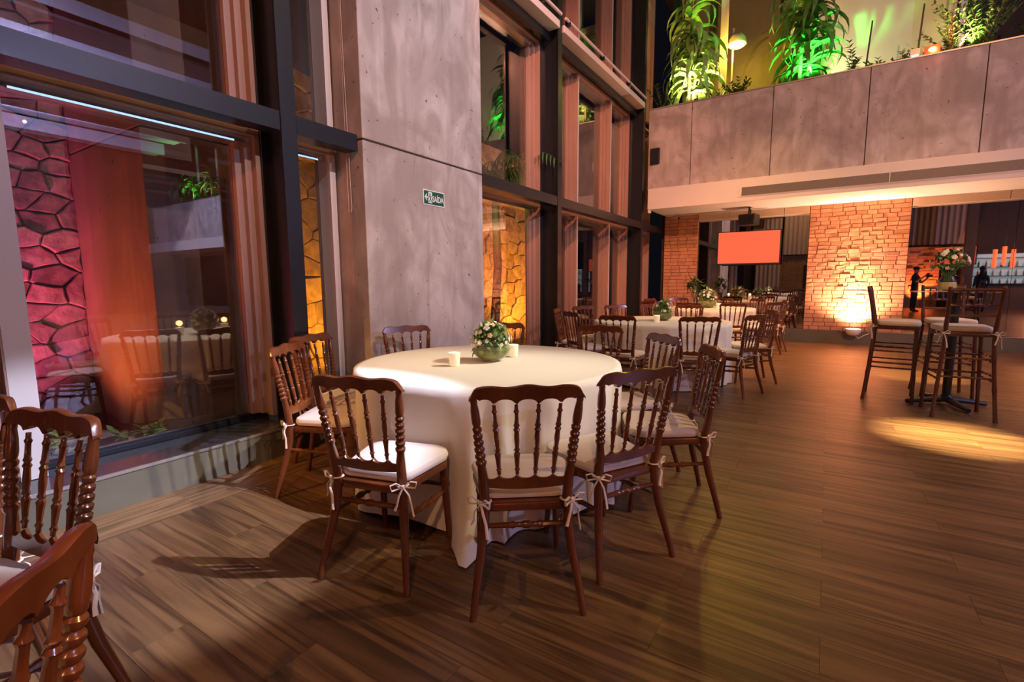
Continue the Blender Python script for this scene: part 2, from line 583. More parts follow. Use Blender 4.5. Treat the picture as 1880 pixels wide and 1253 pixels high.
def steel_post(y0, y1, label):
    e = empty('steel_post', (-3.60, (y0 + y1) / 2, 0), 0, label, 'post', 'black steel posts of the glass facade')
    hw = (y1 - y0) / 2
    MB().box(.132, .15, -hw, hw, .0, 8.4).build('front_flange', 'steel', e)
    MB().box(-.15, -.132, -hw, hw, .0, 8.4).build('rear_flange', 'steel', e)
    MB().box(-.132, .132, -.006, .006, .0, 8.4).build('web', 'steel', e)
    MB().box(-.17, .17, -hw - .02, hw + .02, .0, .012).build('base_plate', 'steel', e)
steel_post(2.23, 2.355, 'black steel post behind the near table, between the wide window and the column')
steel_post(6.63, 6.755, 'black steel post just beyond the concrete column')
steel_post(10.52, 10.645, 'black steel post at the far end of the facade under the gallery')
steel_post(-2.05, -1.925, 'black steel post behind the viewer at the left end of the facade')

def steel_beam(y0, y1, label):
    e = empty('steel_beam', (-3.52, y0, 2.455), 0, label, 'beam', 'black steel beams across the facade')
    L = y1 - y0
    MB().box(.05, .065, 0, L, 0, .135).build('web', 'steel', e)
    MB().box(-.08, .05, 0, L, .12, .135).build('top_flange', 'steel', e)
    MB().box(-.08, .05, 0, L, 0, .015).build('bottom_flange', 'steel', e)
steel_beam(-1.92, 2.225, 'long black steel beam above the wide left window')
steel_beam(2.36, 2.93, 'short black steel beam between post and concrete column')
steel_beam(4.664, 6.625, 'black steel beam between concrete column and next post')
steel_beam(6.76, 10.515, 'black steel beam above the three far windows')
steel_beam(10.65, 12.08, 'black steel beam in the dark corner under the gallery')

wn = [0]
def window(y0, y1, z0, z1, label, left=True, right=True, slim=False):
    wn[0] += 1
    e = empty('window_%d' % wn[0], (XG, (y0 + y1) / 2, z0), kind='structure', label=label)
    hw, h = (y1 - y0) / 2, z1 - z0
    def bar(n, a0, a1, b0, b1, x0, x1, m='frame'):
        MB().box(x0, x1, a0, a1, b0, b1).build(n, m, e)
    # outer frame, stepped towards the glass (x local: 0 at glass, + to the room)
    s1, s2 = .045, .095
    bar('head', -hw, hw, h - s1, h, -.03, .165)
    bar('head_bead', -hw + s1, hw - s1, h - s2, h - s1, -.03, .10, 'alu')
    bar('sill_rail', -hw, hw, 0, .03, -.03, .03, 'steel')
    bar('sill_bead', -hw + s1, hw - s1, .03, .05, -.03, .02, 'steel')
    if left:
        bar('jamb', -hw, -hw + s1, .03, h - s1, -.03, .165, 'frame_light')  # paler copy of the frame colour, white spotlight painted in
        bar('jamb_bead', -hw + s1, -hw + s2, .05, h - s2, -.03, .10)
    if slim:
        bar('jamb', hw - .06, hw, .03, h - s1, -.03, .165, 'frame_light')  # same paler copy, its lit front put into the colour
    elif right:
        bar('jamb', hw - s1, hw, .03, h - s1, -.03, .165)
        bar('jamb_bead', hw - s2, hw - s1, .05, h - s2, -.03, .10)
        bar('stile', hw - s2 - .05, hw - s2, .05, h - s2, -.02, .05)
    l = -hw + (s2 if left else 0); r_ = hw - (.06 if slim else s2 + .05)
    MB().box(-.006, .004, l, r_, .05, h - s2).build('pane', 'glass', e)
ZL0, ZL1, ZU0, ZU1, ZV = .228, 2.50, 2.56, 4.86, 8.4
bays = [(-1.9, -.72, 'window behind the viewer at the left'), (-.70, .735, 'partly seen window at the left edge of the photo'), (.735, 2.24, 'wide left window showing reflections and a pink-lit stone wall'),
        (2.35, 2.925, 'narrow window between steel post and concrete column'), (4.675, 6.64, 'window right of the concrete column'),
        (6.75, 7.94, 'first of the three far windows past the second post'), (7.94, 9.44, 'middle of the three far windows'), (9.44, 10.53, 'last of the three far windows'), (10.64, 12.1, 'dark window in the corner below the gallery')]
for y0, y1, lb in bays:
    window(y0, y1, ZL0, ZL1, 'lower ' + lb, slim=lb[:6] == 'narrow')
    window(y0, y1, ZU0, ZU1, 'upper ' + lb, slim=lb[:6] == 'narrow')
    window(y0, y1, 5.05, ZV, 'top storey ' + lb, slim=lb[:6] == 'narrow')
for y0, y1 in ((.85, 2.08), (2.40, 2.80)):  # added glowing strips, a cool highlight painted on the window heads
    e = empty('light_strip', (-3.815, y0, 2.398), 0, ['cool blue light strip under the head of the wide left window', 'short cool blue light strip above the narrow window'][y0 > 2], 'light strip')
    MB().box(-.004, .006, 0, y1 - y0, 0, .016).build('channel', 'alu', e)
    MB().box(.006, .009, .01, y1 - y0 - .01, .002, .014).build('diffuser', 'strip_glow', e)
# mullion of the wide left window, cold spotlight whiteness put into its colour
e = empty('trim_1', kind='structure', label='pale upright mullion at the left edge of the photo')
box('mullion', 'frame_light', -3.90, -3.752, .70, .815, .228, 2.45, e)
# blind box / cornice
def cornice(n, y0, y1):
    e = empty('trim_%d' % n, kind='structure', label='pale blind housing running along the facade')
    box('housing', 'frame_light', -3.62, -3.42, y0, y1, 4.92, 5.02, e, .006)
    MB().tube([(-3.40, y0, 5.10), (-3.40, y1, 5.10)], .022, 8).build('rail', 'frame_light', e, True)
    box('valance', 'steel', -3.66, -3.60, y0, y1, 4.80, 5.04, e)
    for k in range(int((y1 - y0) / 1.3) + 1):
        box('bracket', 'steel', -3.46, -3.38, y0 + .1 + k * 1.3, y0 + .13 + k * 1.3, 5.03, 5.13, e)
cornice(2, 4.68, 6.62)
cornice(3, 6.76, 10.5)

# concrete column
ec = empty('concrete_column', (-3.575, 3.80, 0), 0, 'grey concrete clad column carrying the green exit sign', 'column')
MB().box(-.50, .165, -.85, .85, 0, 8.4).build('core', 'slab', ec)
for z0, z1 in ((.0, 2.545), (2.56, 5.6), (5.615, 8.4)):
    p = MB().box(-.495, .175, -.86, .86, z0, z1).build('panel', 'concrete', ec)
    b = p.modifiers.new('bevel', 'BEVEL'); b.width = .008; b.segments = 2
# exit sign
es = empty('exit_sign', (-3.397, 3.82, 2.172), 0, 'green exit sign with arrow and running figure on the concrete column', 'sign')
MB().box(0, .004, -.158, .158, -.074, .074).build('border', 'sign_white', es)
MB().box(.004, .006, -.147, .147, -.064, .064).build('face', 'sign_green', es)
def flat(pts, name, m, x0=.006, x1=.0075):
    return MB().prism(pts, x0, x1, 'X').build(name, m, es)
flat([(-.140, .002), (-.112, .036), (-.104, .028), (-.118, .010), (-.094, .010), (-.094, -.006), (-.118, -.006), (-.104, -.026), (-.112, -.034)], 'arrow', 'sign_white')
flat([(-.086, -.052), (-.032, -.052), (-.032, .056), (-.086, .056)], 'doorway', 'sign_white')
fig = MB()
fig.prism([(-.064 + .009 * math.cos(a), .034 + .009 * math.sin(a)) for a in [k * math.pi / 4 for k in range(8)]], .0075, .0085, 'X')
for pl in ([(-.072, .022), (-.058, .026), (-.050, -.004), (-.062, -.008)], [(-.062, -.006), (-.050, -.006), (-.040, -.046), (-.048, -.048)], [(-.062, -.008), (-.054, -.010), (-.072, -.046), (-.080, -.044)],
           [(-.072, .020), (-.066, .014), (-.078, -.004), (-.083, .0)], [(-.056, .022), (-.052, .016), (-.040, .006), (-.036, .012)]):
    fig.prism(pl, .0075, .0085, 'X')
fig.build('running_figure', 'sign_green', es)
cu = bpy.data.curves.new('lettering', 'FONT')
cu.body = 'SA\u00cdDA'
cu.size = .082
cu.extrude = .0006
cu.offset = .0012
cu.space_character = .95
cu.align_x = 'LEFT'
tx = bpy.data.objects.new('lettering', cu)
col.objects.link(tx)
bpy.context.view_layer.update()
dg = bpy.context.evaluated_depsgraph_get()
tme = bpy.data.meshes.new_from_object(tx.evaluated_get(dg))
bpy.data.objects.remove(tx)
wx = max(v.co.x for v in tme.vertices) - min(v.co.x for v in tme.vertices)
sc_ = .166 / wx
for v in tme.vertices:
    v.co = Vector((.0068 + v.co.z, -.026 + v.co.x * sc_, -.034 + v.co.y))
tme.materials.clear(); tme.materials.append(M['sign_white'])
put('lettering', tme, es)
# bead chain of the blind
ch = MB()
pts = [(-3.60, 2.925, 5.0), (-3.598, 2.922, 3.4), (-3.585, 2.915, 2.0)]
for k in range(9):
    a = math.pi * k / 8
    pts.append((-3.565 - .02 * math.cos(a), 2.912, 1.97 - .025 * math.sin(a)))
pts += [(-3.545, 2.915, 2.0), (-3.58, 2.922, 3.4), (-3.59, 2.925, 5.0)]
ch.tube(pts, .003, 6)
tag(ch.build('blind_cord', 'cord', None, True), 'thin looped blind cord hanging beside the concrete column', 'cord')

# ------------------------------------------------------------------ outside: ground, stone wall, pier, palm, plants
tag(box('ground_outside', 'ground', -14, -3.985, -8, 16, -.14, -.02), 'dark patio ground outside the glass', kind='structure')

def clip(poly, a, b, c):
    out = []
    n = len(poly)
    for i in range(n):
        p, q = poly[i], poly[(i + 1) % n]
        dp, dq = a * p[0] + b * p[1] - c, a * q[0] + b * q[1] - c
        if dp <= 0: out.append(p)
        if dp * dq < 0:
            t = dp / (dp - dq)
            out.append((p[0] + (q[0] - p[0]) * t, p[1] + (q[1] - p[1]) * t))
    return out
def voronoi(u0, u1, v0, v1, sx, sy, rg):
    pts = []
    nx, ny = max(1, round((u1 - u0) / sx)), max(1, round((v1 - v0) / sy))
    for j in range(ny):
        for i in range(nx):
            pts.append((u0 + (i + .5 + rg.uniform(-.40, .40) + (.5 if j % 2 else 0) - .25) * (u1 - u0) / nx, v0 + (j + .5 + rg.uniform(-.38, .38)) * (v1 - v0) / ny))
    k = sx / sy
    out = []
    for p in pts:
        poly = [(u0, v0 * k), (u1, v0 * k), (u1, v1 * k), (u0, v1 * k)]
        P = (p[0], p[1] * k)
        for q in pts:
            if q is p: continue
            Q = (q[0], q[1] * k)
            dx, dy = Q[0] - P[0], Q[1] - P[1]
            if dx * dx + dy * dy > (3.2 * sx) ** 2: continue
            poly = clip(poly, dx, dy, (Q[0] ** 2 + Q[1] ** 2 - P[0] ** 2 - P[1] ** 2) / 2)
            if not poly: break
        if poly and len(poly) > 2:
            out.append([(a, b / k) for a, b in poly])
    return out
def stone_wall(n, y0, y1, z1, xf, sx, sy, label):
    e = empty('wall_stone_%d' % n, kind='structure', label=label)
    box('core', 'stone_core', xf - .3, xf - .02, y0, y1, -.1, z1, e)
    rg = random.Random(n * 11)
    for poly in voronoi(y0, y1, -.02, z1, sx, sy, rg):
        cx = sum(p[0] for p in poly) / len(poly); cz = sum(p[1] for p in poly) / len(poly)
        rough = []
        for i in range(len(poly)):
            p0, p1 = poly[i], poly[(i + 1) % len(poly)]
            L = math.hypot(p1[0] - p0[0], p1[1] - p0[1])
            rough.append(p0)
            if L > .09:
                t = rg.uniform(.35, .65); h_ = rg.uniform(-.06, .06) * L
                rough.append((p0[0] + (p1[0] - p0[0]) * t - (p1[1] - p0[1]) / L * -h_, p0[1] + (p1[1] - p0[1]) * t + (p1[0] - p0[0]) / L * -h_))
        q = []
        for a, b in rough:
            L = math.hypot(a - cx, b - cz)
            k = max(.5, 1 - .006 / max(L, .02))
            q.append(((a - cx) * k, (b - cz) * k))
        d = rg.uniform(.02, .075)
        s_ = MB().prism(q, 0, d, 'X', inset=.014, bev=.012).build('stone', 'stone', e, False, (xf - .02, cx, cz))
stone_wall(1, -.9, 1.75, 4.0, -6.1, .24, .165, 'pink-lit flagstone wall outside the wide left window')
stone_wall(2, 3.4, 11.2, 4.15, -6.1, .40, .28, 'orange-lit flagstone wall outside beyond the column')
# outdoor pier
ep = empty('outdoor_pier', (-5.33, 2.3, 0), 0, 'dark outdoor concrete pier seen through the wide left window', 'pier')
for z0, z1 in ((-.02, 2.548), (2.562, 6.5)):
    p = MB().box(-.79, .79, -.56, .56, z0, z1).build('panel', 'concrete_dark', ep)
    b = p.modifiers.new('bevel', 'BEVEL'); b.width = .01; b.segments = 2
box('core', 'slab', -.77, .77, -.54, .54, 0, 6.4, ep)
spot('pink_wall_washer', (-5.2, .25, .1), (-6.1, .75, 1.0), 420, (1, .07, .30), 84, .8, .05)
spot('red_pier_washer', (-5.5, .35, .15), (-5.3, 1.75, 1.2), 300, (1, .20, .05), 76, .9, .05)
spot('amber_wall_washer', (-4.9, 4.3, .1), (-6.1, 4.3, 1.5), 420, (1, .36, .015), 120, .8, .05)
spot('amber_wall_washer_far', (-4.7, 9.3, .1), (-6.1, 9.6, 1.9), 900, (1, .34, .02), 125, .8, .05)

# ------------------------------------------------------------------ leaves
def strap(L, W, droop, seg=6, fold=.25, up=.35):
    """arching strap leaf along +X from the origin"""
    mb = MB()
    vs, fs = [], []
    x = z = 0.
    ang = up
    for i in range(seg + 1):
        t = i / seg
        w_ = W * math.sin(math.pi * min(1, .12 + .88 * t) ** .8) if t < 1 else .0008
        w_ = max(w_, .0008)
        vs += [(x, -w_, z + w_ * fold), (x, 0, z), (x, w_, z + w_ * fold)]
        ang -= droop / seg
        x += L / seg * math.cos(ang)
        z += L / seg * math.sin(ang)
    for i in range(seg):
        for k in range(2):
            a = i * 3 + k
            fs.append((a, a + 1, a + 4, a + 3))
    return mb.add(vs, fs)
strap_me = {}
def straps(mn):
    if mn not in strap_me:
        strap_me[mn] = [strap(.78, .054, 2.3, up=.8).mesh('leaf', mn, True), strap(.92, .058, 2.6, up=.7).mesh('leaf', mn, True), strap(.64, .050, 2.0, up=.9).mesh('leaf', mn, True), strap(1.0, .054, 2.7, up=.55).mesh('leaf', mn, True)]
    return strap_me[mn]
def corn_plant(loc, label, n, z0, z1, mn, seed, lean=0., scale=1.0):
    rg = random.Random(seed)
    e = empty('corn_plant', loc, 0, label, 'plant', 'tall strap-leaved plants on the gallery')
    tops = [(0, 0, z1), (.14 + lean, .05, z1 * .72)]
    for tx_, ty_, tz in tops:
        MB().tube([(tx_ * .3, ty_ * .3, 0), (tx_ * .8, ty_, tz * .5), (tx_, ty_, tz)], [.035, .028, .02], 8).build('trunk', 'trunk', e, True)
    me = straps(mn)
    for i in range(n):
        tt = i / n
        t_ = tops[i % 2]
        z = z0 + (t_[2] - z0) * (tt ** .9)
        f = z / max(t_[2], .01)
        a = i * 2.39996 + rg.uniform(-.3, .3)
        if z < .75 and math.sin(a) < -.3: a = -a
        put('leaf', me[rg.randrange(4)], e, (t_[0] * min(1, .3 + .7 * f), t_[1] * f, z), (rg.uniform(-.3, .3), rg.uniform(-.25, .35), a), [scale * rg.uniform(.8, 1.15)] * 3)
    return e
def sprig_plant(name, loc, label, cat, n, h, mn, seed, group=None, spread=.5, leafs=.05):
    rg = random.Random(seed)
    e = empty(name, loc, 0, label, cat, group)
    st, lf = MB(), MB()
    for i in range(n):
        a = rg.uniform(0, 6.28); sp = rg.uniform(.1, spread)
        hh = h * rg.uniform(.6, 1)
        P = [Vector((math.cos(a) * sp * hh * t ** 1.5, math.sin(a) * sp * hh * t ** 1.5, hh * t)) for t in (0, .3, .6, 1)]
        st.tube(P, [.006, .005, .004, .002], 5)
        for k in range(9):
            t = .25 + .75 * k / 8
            i0 = min(2, int(t * 3)); 
            base = P[0].lerp(P[3], t) if i0 == 0 else P[i0].lerp(P[i0 + 1], min(1, (t * 3 - i0)))
            for sgn in (-1, 1):
                m_ = strap(leafs * rg.uniform(.8, 1.3), leafs * .22, .6, seg=3)
                rot = Matrix.Rotation(a + sgn * 1.2 + rg.uniform(-.4, .4), 3, 'Z') @ Matrix.Rotation(-.4 + rg.uniform(-.4, .4), 3, 'Y')
                lf.add([base + rot @ Vector(v) for v in m_.v], m_.f)
    st.build('stem', 'trunk', e)
    tag(lf.build('foliage', mn, e, True), kind='stuff')
    return e
# outdoor palm
epm = empty('outdoor_palm', (-4.75, 6.75, -.02), 0, 'dark palm outside the window right of the column', 'palm')
MB().tube([(0, 0, 0), (.05, .1, 1.6), (0, .1, 3.1)], [.09, .07, .06], 10).build('trunk', 'trunk', epm, True)
rg = random.Random(5)
for i in range(11):
    a = i * 2.4 + .4
    fr = MB()
    L = rg.uniform(1.0, 1.5); dr = rg.uniform(1.4, 2.4); ang = .9
    p = Vector((0, .1, 3.05)); pts = [p.copy()]
    for k in range(9):
        ang -= dr / 9
        p = p + Vector((math.cos(a) * math.cos(ang), math.sin(a) * math.cos(ang), math.sin(ang))) * L / 9
        pts.append(p.copy())
    fr.tube(pts, [.014 - .0012 * k for k in range(10)], 5)
    for k in range(1, 10):
        for sgn in (-1, 1):
            for h_ in (0, .5):
                b_ = pts[k - 1].lerp(pts[k], h_)
                m_ = strap(.42 * (1.1 - k * .06), .015, 1.1, seg=4, up=.1)
                rot = Matrix.Rotation(a + sgn * .95, 3, 'Z') @ Matrix.Rotation(.35, 3, 'Y')
                fr.add([b_ + rot @ Vector(v) for v in m_.v], m_.f)
    fr.build('frond', 'leaf_dark', epm, True)
spot('palm_green_washer', (-4.3, 6.0, 1.2), (-4.75, 6.85, 3.6), 120, (.35, 1, .25), 70, .8, .05)
for k, (x, y_, h_) in enumerate([(-4.25, .98, .42), (-4.35, .45, .5), (-4.15, 1.45, .35)]):
    sprig_plant('patio_shrub', (x, y_, -.02), ['low green shrub outside behind the pale mullion', 'low green shrub outside at the left edge of the photo', 'low green shrub outside below the wide left window'][k], 'shrub', 12, h_, 'leaf_pale', 30 + k, 'patio shrubs', .7, .09)
spot('patio_shrub_washer', (-4.1, .2, .9), (-4.25, 1.0, .1), 14, (.8, 1, .5), 80, .8, .03)

# ------------------------------------------------------------------ gallery across the far end
YP = 10.75
eg = empty('wall_gallery', kind='structure', label='concrete panelled gallery parapet across the far end')
box('core', 'slab', -3.40, 20, YP + .03, YP + .12, 3.28, 4.93, eg)
xs = [-3.415, -2.527, -1.058, .414, 1.895]
while xs[-1] < 19:
    xs.append(xs[-1] + 1.475)
for a, b_ in zip(xs[:-1], xs[1:]):
    p = MB().box(a + .006, b_ - .006, YP, YP + .10, 3.285, 4.93).build('panel', 'concrete', eg)
    bv = p.modifiers.new('bevel', 'BEVEL'); bv.width = .006; bv.segments = 2
box('coping', 'grey_metal', -3.415, 20, YP - .012, YP + .16, 4.932, 4.955, eg)
tag(box('floor_planter', 'soil', -3.40, 20, YP + .121, 11.75, 4.60, 4.82), 'planter bed behind the gallery parapet', kind='structure')
tag(box('wall_planter', 'concrete', -3.40, 20, 11.75, 11.85, 4.4, 4.90), 'rear kerb of the gallery planter', kind='structure')
ef = empty('trim_4', kind='structure', label='white fascia below the gallery parapet')
box('fascia', 'white', -3.35, 20, 10.60, 10.748, 2.85, 3.28, ef, .005)
tag(box('ceiling_gallery', 'white', -3.35, 20, 10.749, 12.3, 2.855, 3.05), 'white soffit under the gallery', kind='structure')
tag(box('floor_gallery', 'dark_wall', -3.42, 20, 11.86, 16, 4.2, 4.38), 'gallery floor behind the planter', kind='structure')
ebr = box('fascia_bracket', 'white', -3.345, -3.30, 10.62, 10.70, 2.78, 2.85, ef)
# air grille
gr = empty('air_grille', (0, 10.597, 3.035), 0, 'long slotted air conditioning grille set in the white fascia', 'grille')
MB().box(-1.56, 8.0, -.003, .0, -.10, .10).build('frame', 'white', gr)
MB().box(-1.505, 7.9, -.006, -.003, -.078, .078).build('recess', 'black', gr)
for k in range(13):
    z = -.072 + k * .012
    MB().box(-1.503, 7.9, -.011, -.006, z - .0036, z + .0036).build('slat', 'grille_grey', gr)
for x in (.78, 3.1, 5.4):
    MB().box(x - .006, x + .006, -.0125, -.006, -.08, .08).build('divider', 'white', gr)
ws = empty('wall_speaker', (-3.25, 10.745, 3.97), 0, 'small square black speaker on the left of the concrete parapet', 'speaker')
MB().box(-.092, .092, -.07, 0, -.155, .155).build('housing', 'black', ws)
MB().box(-.082, .082, -.076, -.07, -.145, .145).build('grille', 'steel', ws)

# upper storey behind the planter
tag(box('wall_upper', 'pale_wall', -.95, 1.55, 12.25, 12.45, 4.4, 8.4), 'pale upper wall behind the gallery plants', kind='structure')
tag(box('wall_upper_return', 'pale_wall', 1.55, 1.62, 11.95, 12.45, 4.4, 8.4), 'narrow end of the pale upper wall', kind='structure')
tag(box('wall_upper_recess', 'olive_wall', -3.4, -.95, 13.4, 13.5, 4.4, 8.4), 'shaded wall of the upper recess with the lamp', kind='structure')
tag(box('wall_upper_dark', 'dark_wall', 1.62, 20, 13.4, 13.5, 4.4, 8.4), 'dark upper wall right of the pale one', kind='structure')
for k, x in enumerate((-3.22, -2.95, -2.2)):
    e = empty('upper_post', (x, 12.0, 4.38), 0, ['black upright beside the first gallery plant', 'brown upright behind the first gallery plant', 'pale upright between the two tall gallery plants'][k], 'post')
    MB().box(-.07, .07, -.05, .05, 0, 4.0).build('upright', ['steel', 'frame', 'frame_light'][k], e)
    MB().box(-.10, .10, -.08, .08, 0, .03).build('base_plate', 'steel', e)
eu = empty('window_30', (0, 12.2, 4.4), kind='structure', label='upper dark glazing at the top right')
for x in (1.75, 3.6, 5.4, 7.2, 9, 10.8, 12.6, 14.4, 16.2, 18):
    MB().box(x - .04, x + .04, -.04, .04, 0, 4).build('upright', 'frame_light', eu)
    MB().box(x + .04, x + 1.76, -.004, .004, 0, 4).build('pane', 'glass', eu)
# gallery wall lamp
lp = empty('gallery_lamp', (-1.96, 12.15, 6.42), 0, 'round yellow lamp glowing between the two tall gallery plants', 'lamp')
MB().tube([(-.08, 0, -2.04), (-.08, 0, .35)], .02, 8).build('pole', 'grey_metal', lp, True)
MB().lathe([(.03, .24), (.10, .22), (.17, .12), (.20, 0.), (.19, -.01)], 16, cap=(True, False)).build('shade', 'grey_metal', lp, True)
MB().ball((0, 0, .0), .17, 14, 8, 1, 1, .45).build('bulb', 'lamp_glow', lp, True)
point('gallery_lamp_light', (-1.96, 11.9, 6.25), 110, (1, .60, .05), .12)

corn_plant((-2.72, 11.25, 4.82), 'tall strap-leaved plant lit yellow at the left end of the gallery', 120, .45, 2.3, 'leaf_pale', 3, scale=1.05)
corn_plant((-.68, 11.28, 4.82), 'tall strap-leaved plant lit bright green in the middle of the gallery', 120, .35, 2.3, 'leaf', 4, lean=.1, scale=1.05)
for k, x in enumerate((6.0, 9.4, 12.6, 15.0, 16.6, 18.0)):
    corn_plant((x, 11.28, 4.82), 'strap-leaved plant on the gallery, %s off the right of the photo' % ['first', 'second', 'third', 'fourth', 'fifth', 'sixth'][k], 46, .3, 1.5, 'leaf', 40 + k)
def uplighter(loc, tgt, power, color, ang, label):
    e = empty('garden_spotlight', loc, 0, label, 'spotlight', 'small spotlights in the gallery planter')
    MB().lathe([(.03, 0), (.045, .02), (.045, .09), (.04, .1)], 12, cap=(True, False)).build('housing', 'black', e, True)
    MB().box(-.006, .006, -.006, .006, -.12, .0).build('spike', 'black', e)
    spot('garden_spotlight_beam', (loc[0], loc[1], loc[2] + .12), tgt, power, color, ang, .7, .03)
uplighter((-2.5, 10.93, 4.94), (-2.62, 11.2, 6.0), 520, (1, .78, .28), 120, 'small spotlight at the foot of the yellow-lit plant')
uplighter((-.55, 10.93, 4.94), (-.62, 11.2, 6.0), 650, (.06, 1, .11), 120, 'small spotlight at the foot of the green-lit plant')
uplighter((-.2, 11.5, 4.94), (.5, 12.2, 6.4), 60, (.88, 1, .52), 120, 'small spotlight washing the pale upper wall')
uplighter((1.62, 10.92, 4.94), (1.7, 11.2, 5.6), 60, (1, .85, .35), 120, 'small spotlight at the foot of the bushy shrub')
uplighter((16.6, 10.93, 4.94), (16.6, 11.2, 6.0), 420, (.10, 1, .16), 110, 'small green spotlight far along the gallery')
uplighter((15.2, 10.93, 4.94), (15.0, 11.2, 6.0), 260, (1, .9, .3), 110, 'small yellow spotlight far along the gallery')
for k, (x, y_, h_, n, mn, lb) in enumerate([(.16, 11.0, .55, 5, 'leaf_dark', 'slender stemmed plant right of the green-lit plant'), (.5, 10.98, .32, 7, 'leaf_pale', 'low sprawling pale plant on the parapet edge'),
        (.86, 10.98, .30, 8, 'leaf_pale', 'small yellow-green plant left of the orange floodlight'), (1.48, 11.0, .75, 16, 'leaf_pale', 'bright leafy shrub right of the orange floodlight'),
        (1.85, 11.1, 1.15, 40, 'leaf', 'bushy dark green shrub at the top right'), (2.5, 11.05, .5, 6, 'leaf_dark', 'small dark plant at the right edge of the gallery'),
        (-1.75, 11.0, .45, 14, 'leaf_dark', 'low dark shrub below the yellow gallery lamp'), (-2.05, 11.0, .32, 10, 'leaf', 'low green shrub beside the pale upright'), (-3.2, 11.0, .6, 8, 'leaf_dark', 'dark shrub at the left end of the planter')]):
    sprig_plant('gallery_shrub', (x, y_, 4.82), lb, 'shrub', n, h_, mn, 60 + k, 'low plants in the gallery planter', .75, .085 if h_ > .4 else .07)
for k, (x, h_, tl) in enumerate(((.33, .98, .06), (1.03, 1.05, .05))):
    e = MB().tube([(x, 11.0, 4.8), (x + tl, 11.0, 4.8 + h_)], [.014, .012], 6).build('plant_stake', 'black', None, True)
    tag(e, ['dark plant stake beside the slender stemmed plant', 'dark plant stake standing left of the orange floodlight'][k], 'stake')
# floodlight and control box
fl = empty('floodlight', (1.22, 10.86, 4.956), R(-10), 'small red floodlight glowing orange on the parapet edge', 'floodlight')
MB().box(-.10, .10, -.05, .07, .02, .15).build('housing', 'flood_red', fl)
MB().ball((0, -.05, .085), .045, 12, 6, 1.1, .3, .8).build('lens', 'flood_glow', fl, True)
MB().tube([(-.11, 0, .09), (-.11, 0, .006), (.11, 0, .006), (.11, 0, .09)], .008, 6).build('yoke', 'flood_red', fl)
point('floodlight_beam', (1.22, 10.74, 5.04), 14, (1, .16, .04), .04)
cb = empty('control_box', (.99, 10.84, 4.956), 0, 'small grey control box with a blue lamp beside the floodlight', 'box')
MB().box(-.06, .06, -.05, .05, .0, .14).build('housing', 'grey_metal', cb)
MB().box(-.045, .045, -.054, -.05, .015, .045).build('indicator', mat('blue_led', (.1, .3, 1), .4, emit=(.1, .3, 1), estr=4), cb)

# ------------------------------------------------------------------ far wall under the gallery
YF = 12.10
tag(box('wall_far', 'dark_wall', -3.48, 20, 12.20, 12.35, 0, 4.4), 'far wall behind the mirrors', kind='structure')
ep2 = empty('baseboard_far', kind='structure', label='low dark plinth along the far wall')
box('plinth', 'plinth', -3.47, 20, YF, 12.199, 0, .262, ep2)
box('edge_strip', 'alu', -3.47, 20, YF - .004, 12.199, .263, .272, ep2)
def mirror(x0, x1, label, seams=()):
    e = empty('wall_mirror', ((x0 + x1) / 2, 12.165, .275), 0, label, 'mirror', 'mirrors on the far wall')
    X = [x0] + list(seams) + [x1]
    for a, b_ in zip(X[:-1], X[1:]):
        MB().box(a - (x0 + x1) / 2 + .003, b_ - (x0 + x1) / 2 - .003, 0, .012, 0, 2.42).build('panel', 'mirror', e)
mirror(-2.60, -.39, 'tall wall mirror behind the television', (-1.5,))
mirror(1.275, 6.2, 'tall wall mirror right of the big brick pillar', (2.75, 4.4))
mirror(8, 19, 'long wall mirror far along the end wall off to the right', (10, 12, 14, 16))
eb = empty('trim_5', kind='structure', label='wooden bulkhead strip above the mirrors')
for a, b_ in ((-2.6, -1.95), (-1.945, -.86), (-.855, -.39), (1.275, 2.6), (2.605, 4.4), (4.405, 8), (8.005, 20)):
    box('panel', 'peach', a, b_ - .004, YF - .05, 12.199, 2.70, 2.853, eb)

brick_cache = {}
def brick_pillar(x0, x1, label, seed, rows, rough=.016):
    rg = random.Random(seed)
    W = x1 - x0
    e = empty('brick_pillar', ((x0 + x1) / 2, YF, .273), 0, label, 'pillar', 'brick pillars on the far wall')
    H_ = 2.853 - .273
    MB().box(-W / 2 + .004, W / 2 - .004, .012, .098, 0, H_).build('core', 'mortar', e)
    rh = H_ / rows
    for j in range(rows):
        x = -W / 2
        first = rg.uniform(.09, .2)
        while x < W / 2 - .01:
            L = first if x == -W / 2 else rg.uniform(.155, .225)
            first = None if x != -W / 2 else first
            if W / 2 - (x + L) < .07: L = W / 2 - x
            mid = 1 - min(1, abs((x + L / 2) / (W / 2)))
            d = rg.uniform(.0, rough) * (.2 + .8 * mid)
            k = rg.randrange(10)
            a, b_ = L / 2 - .0025, rh / 2 - .0022
            vs = []
            for (yy_, ins) in ((.02, 0), (-.004, 0), (-.014, .007)):
                for sx, sz in ((-1, -1), (1, -1), (1, 1), (-1, 1)):
                    vs.append((sx * (a - ins) + rg.uniform(-.0015, .0015), yy_ + (rg.uniform(-.006, .003) if ins else 0), sz * (b_ - ins * .6) + rg.uniform(-.0015, .0015)))
            fs = [(8, 9, 10, 11)]
            for r_ in range(2):
                for q in range(4):
                    fs.append((r_ * 4 + q, r_ * 4 + (q + 1) % 4, r_ * 4 + 4 + (q + 1) % 4, r_ * 4 + 4 + q))
            MB().add(vs, fs).build('brick', 'brick', e, False, (x + L / 2, -d, (j + .5) * rh))
            x += L
brick_pillar(-.385, 1.268, 'wide brick pillar lit from below on the far wall', 1, 31)
brick_pillar(-3.39, -2.605, 'narrow brick pillar at the left end of the far wall', 2, 31, .012)

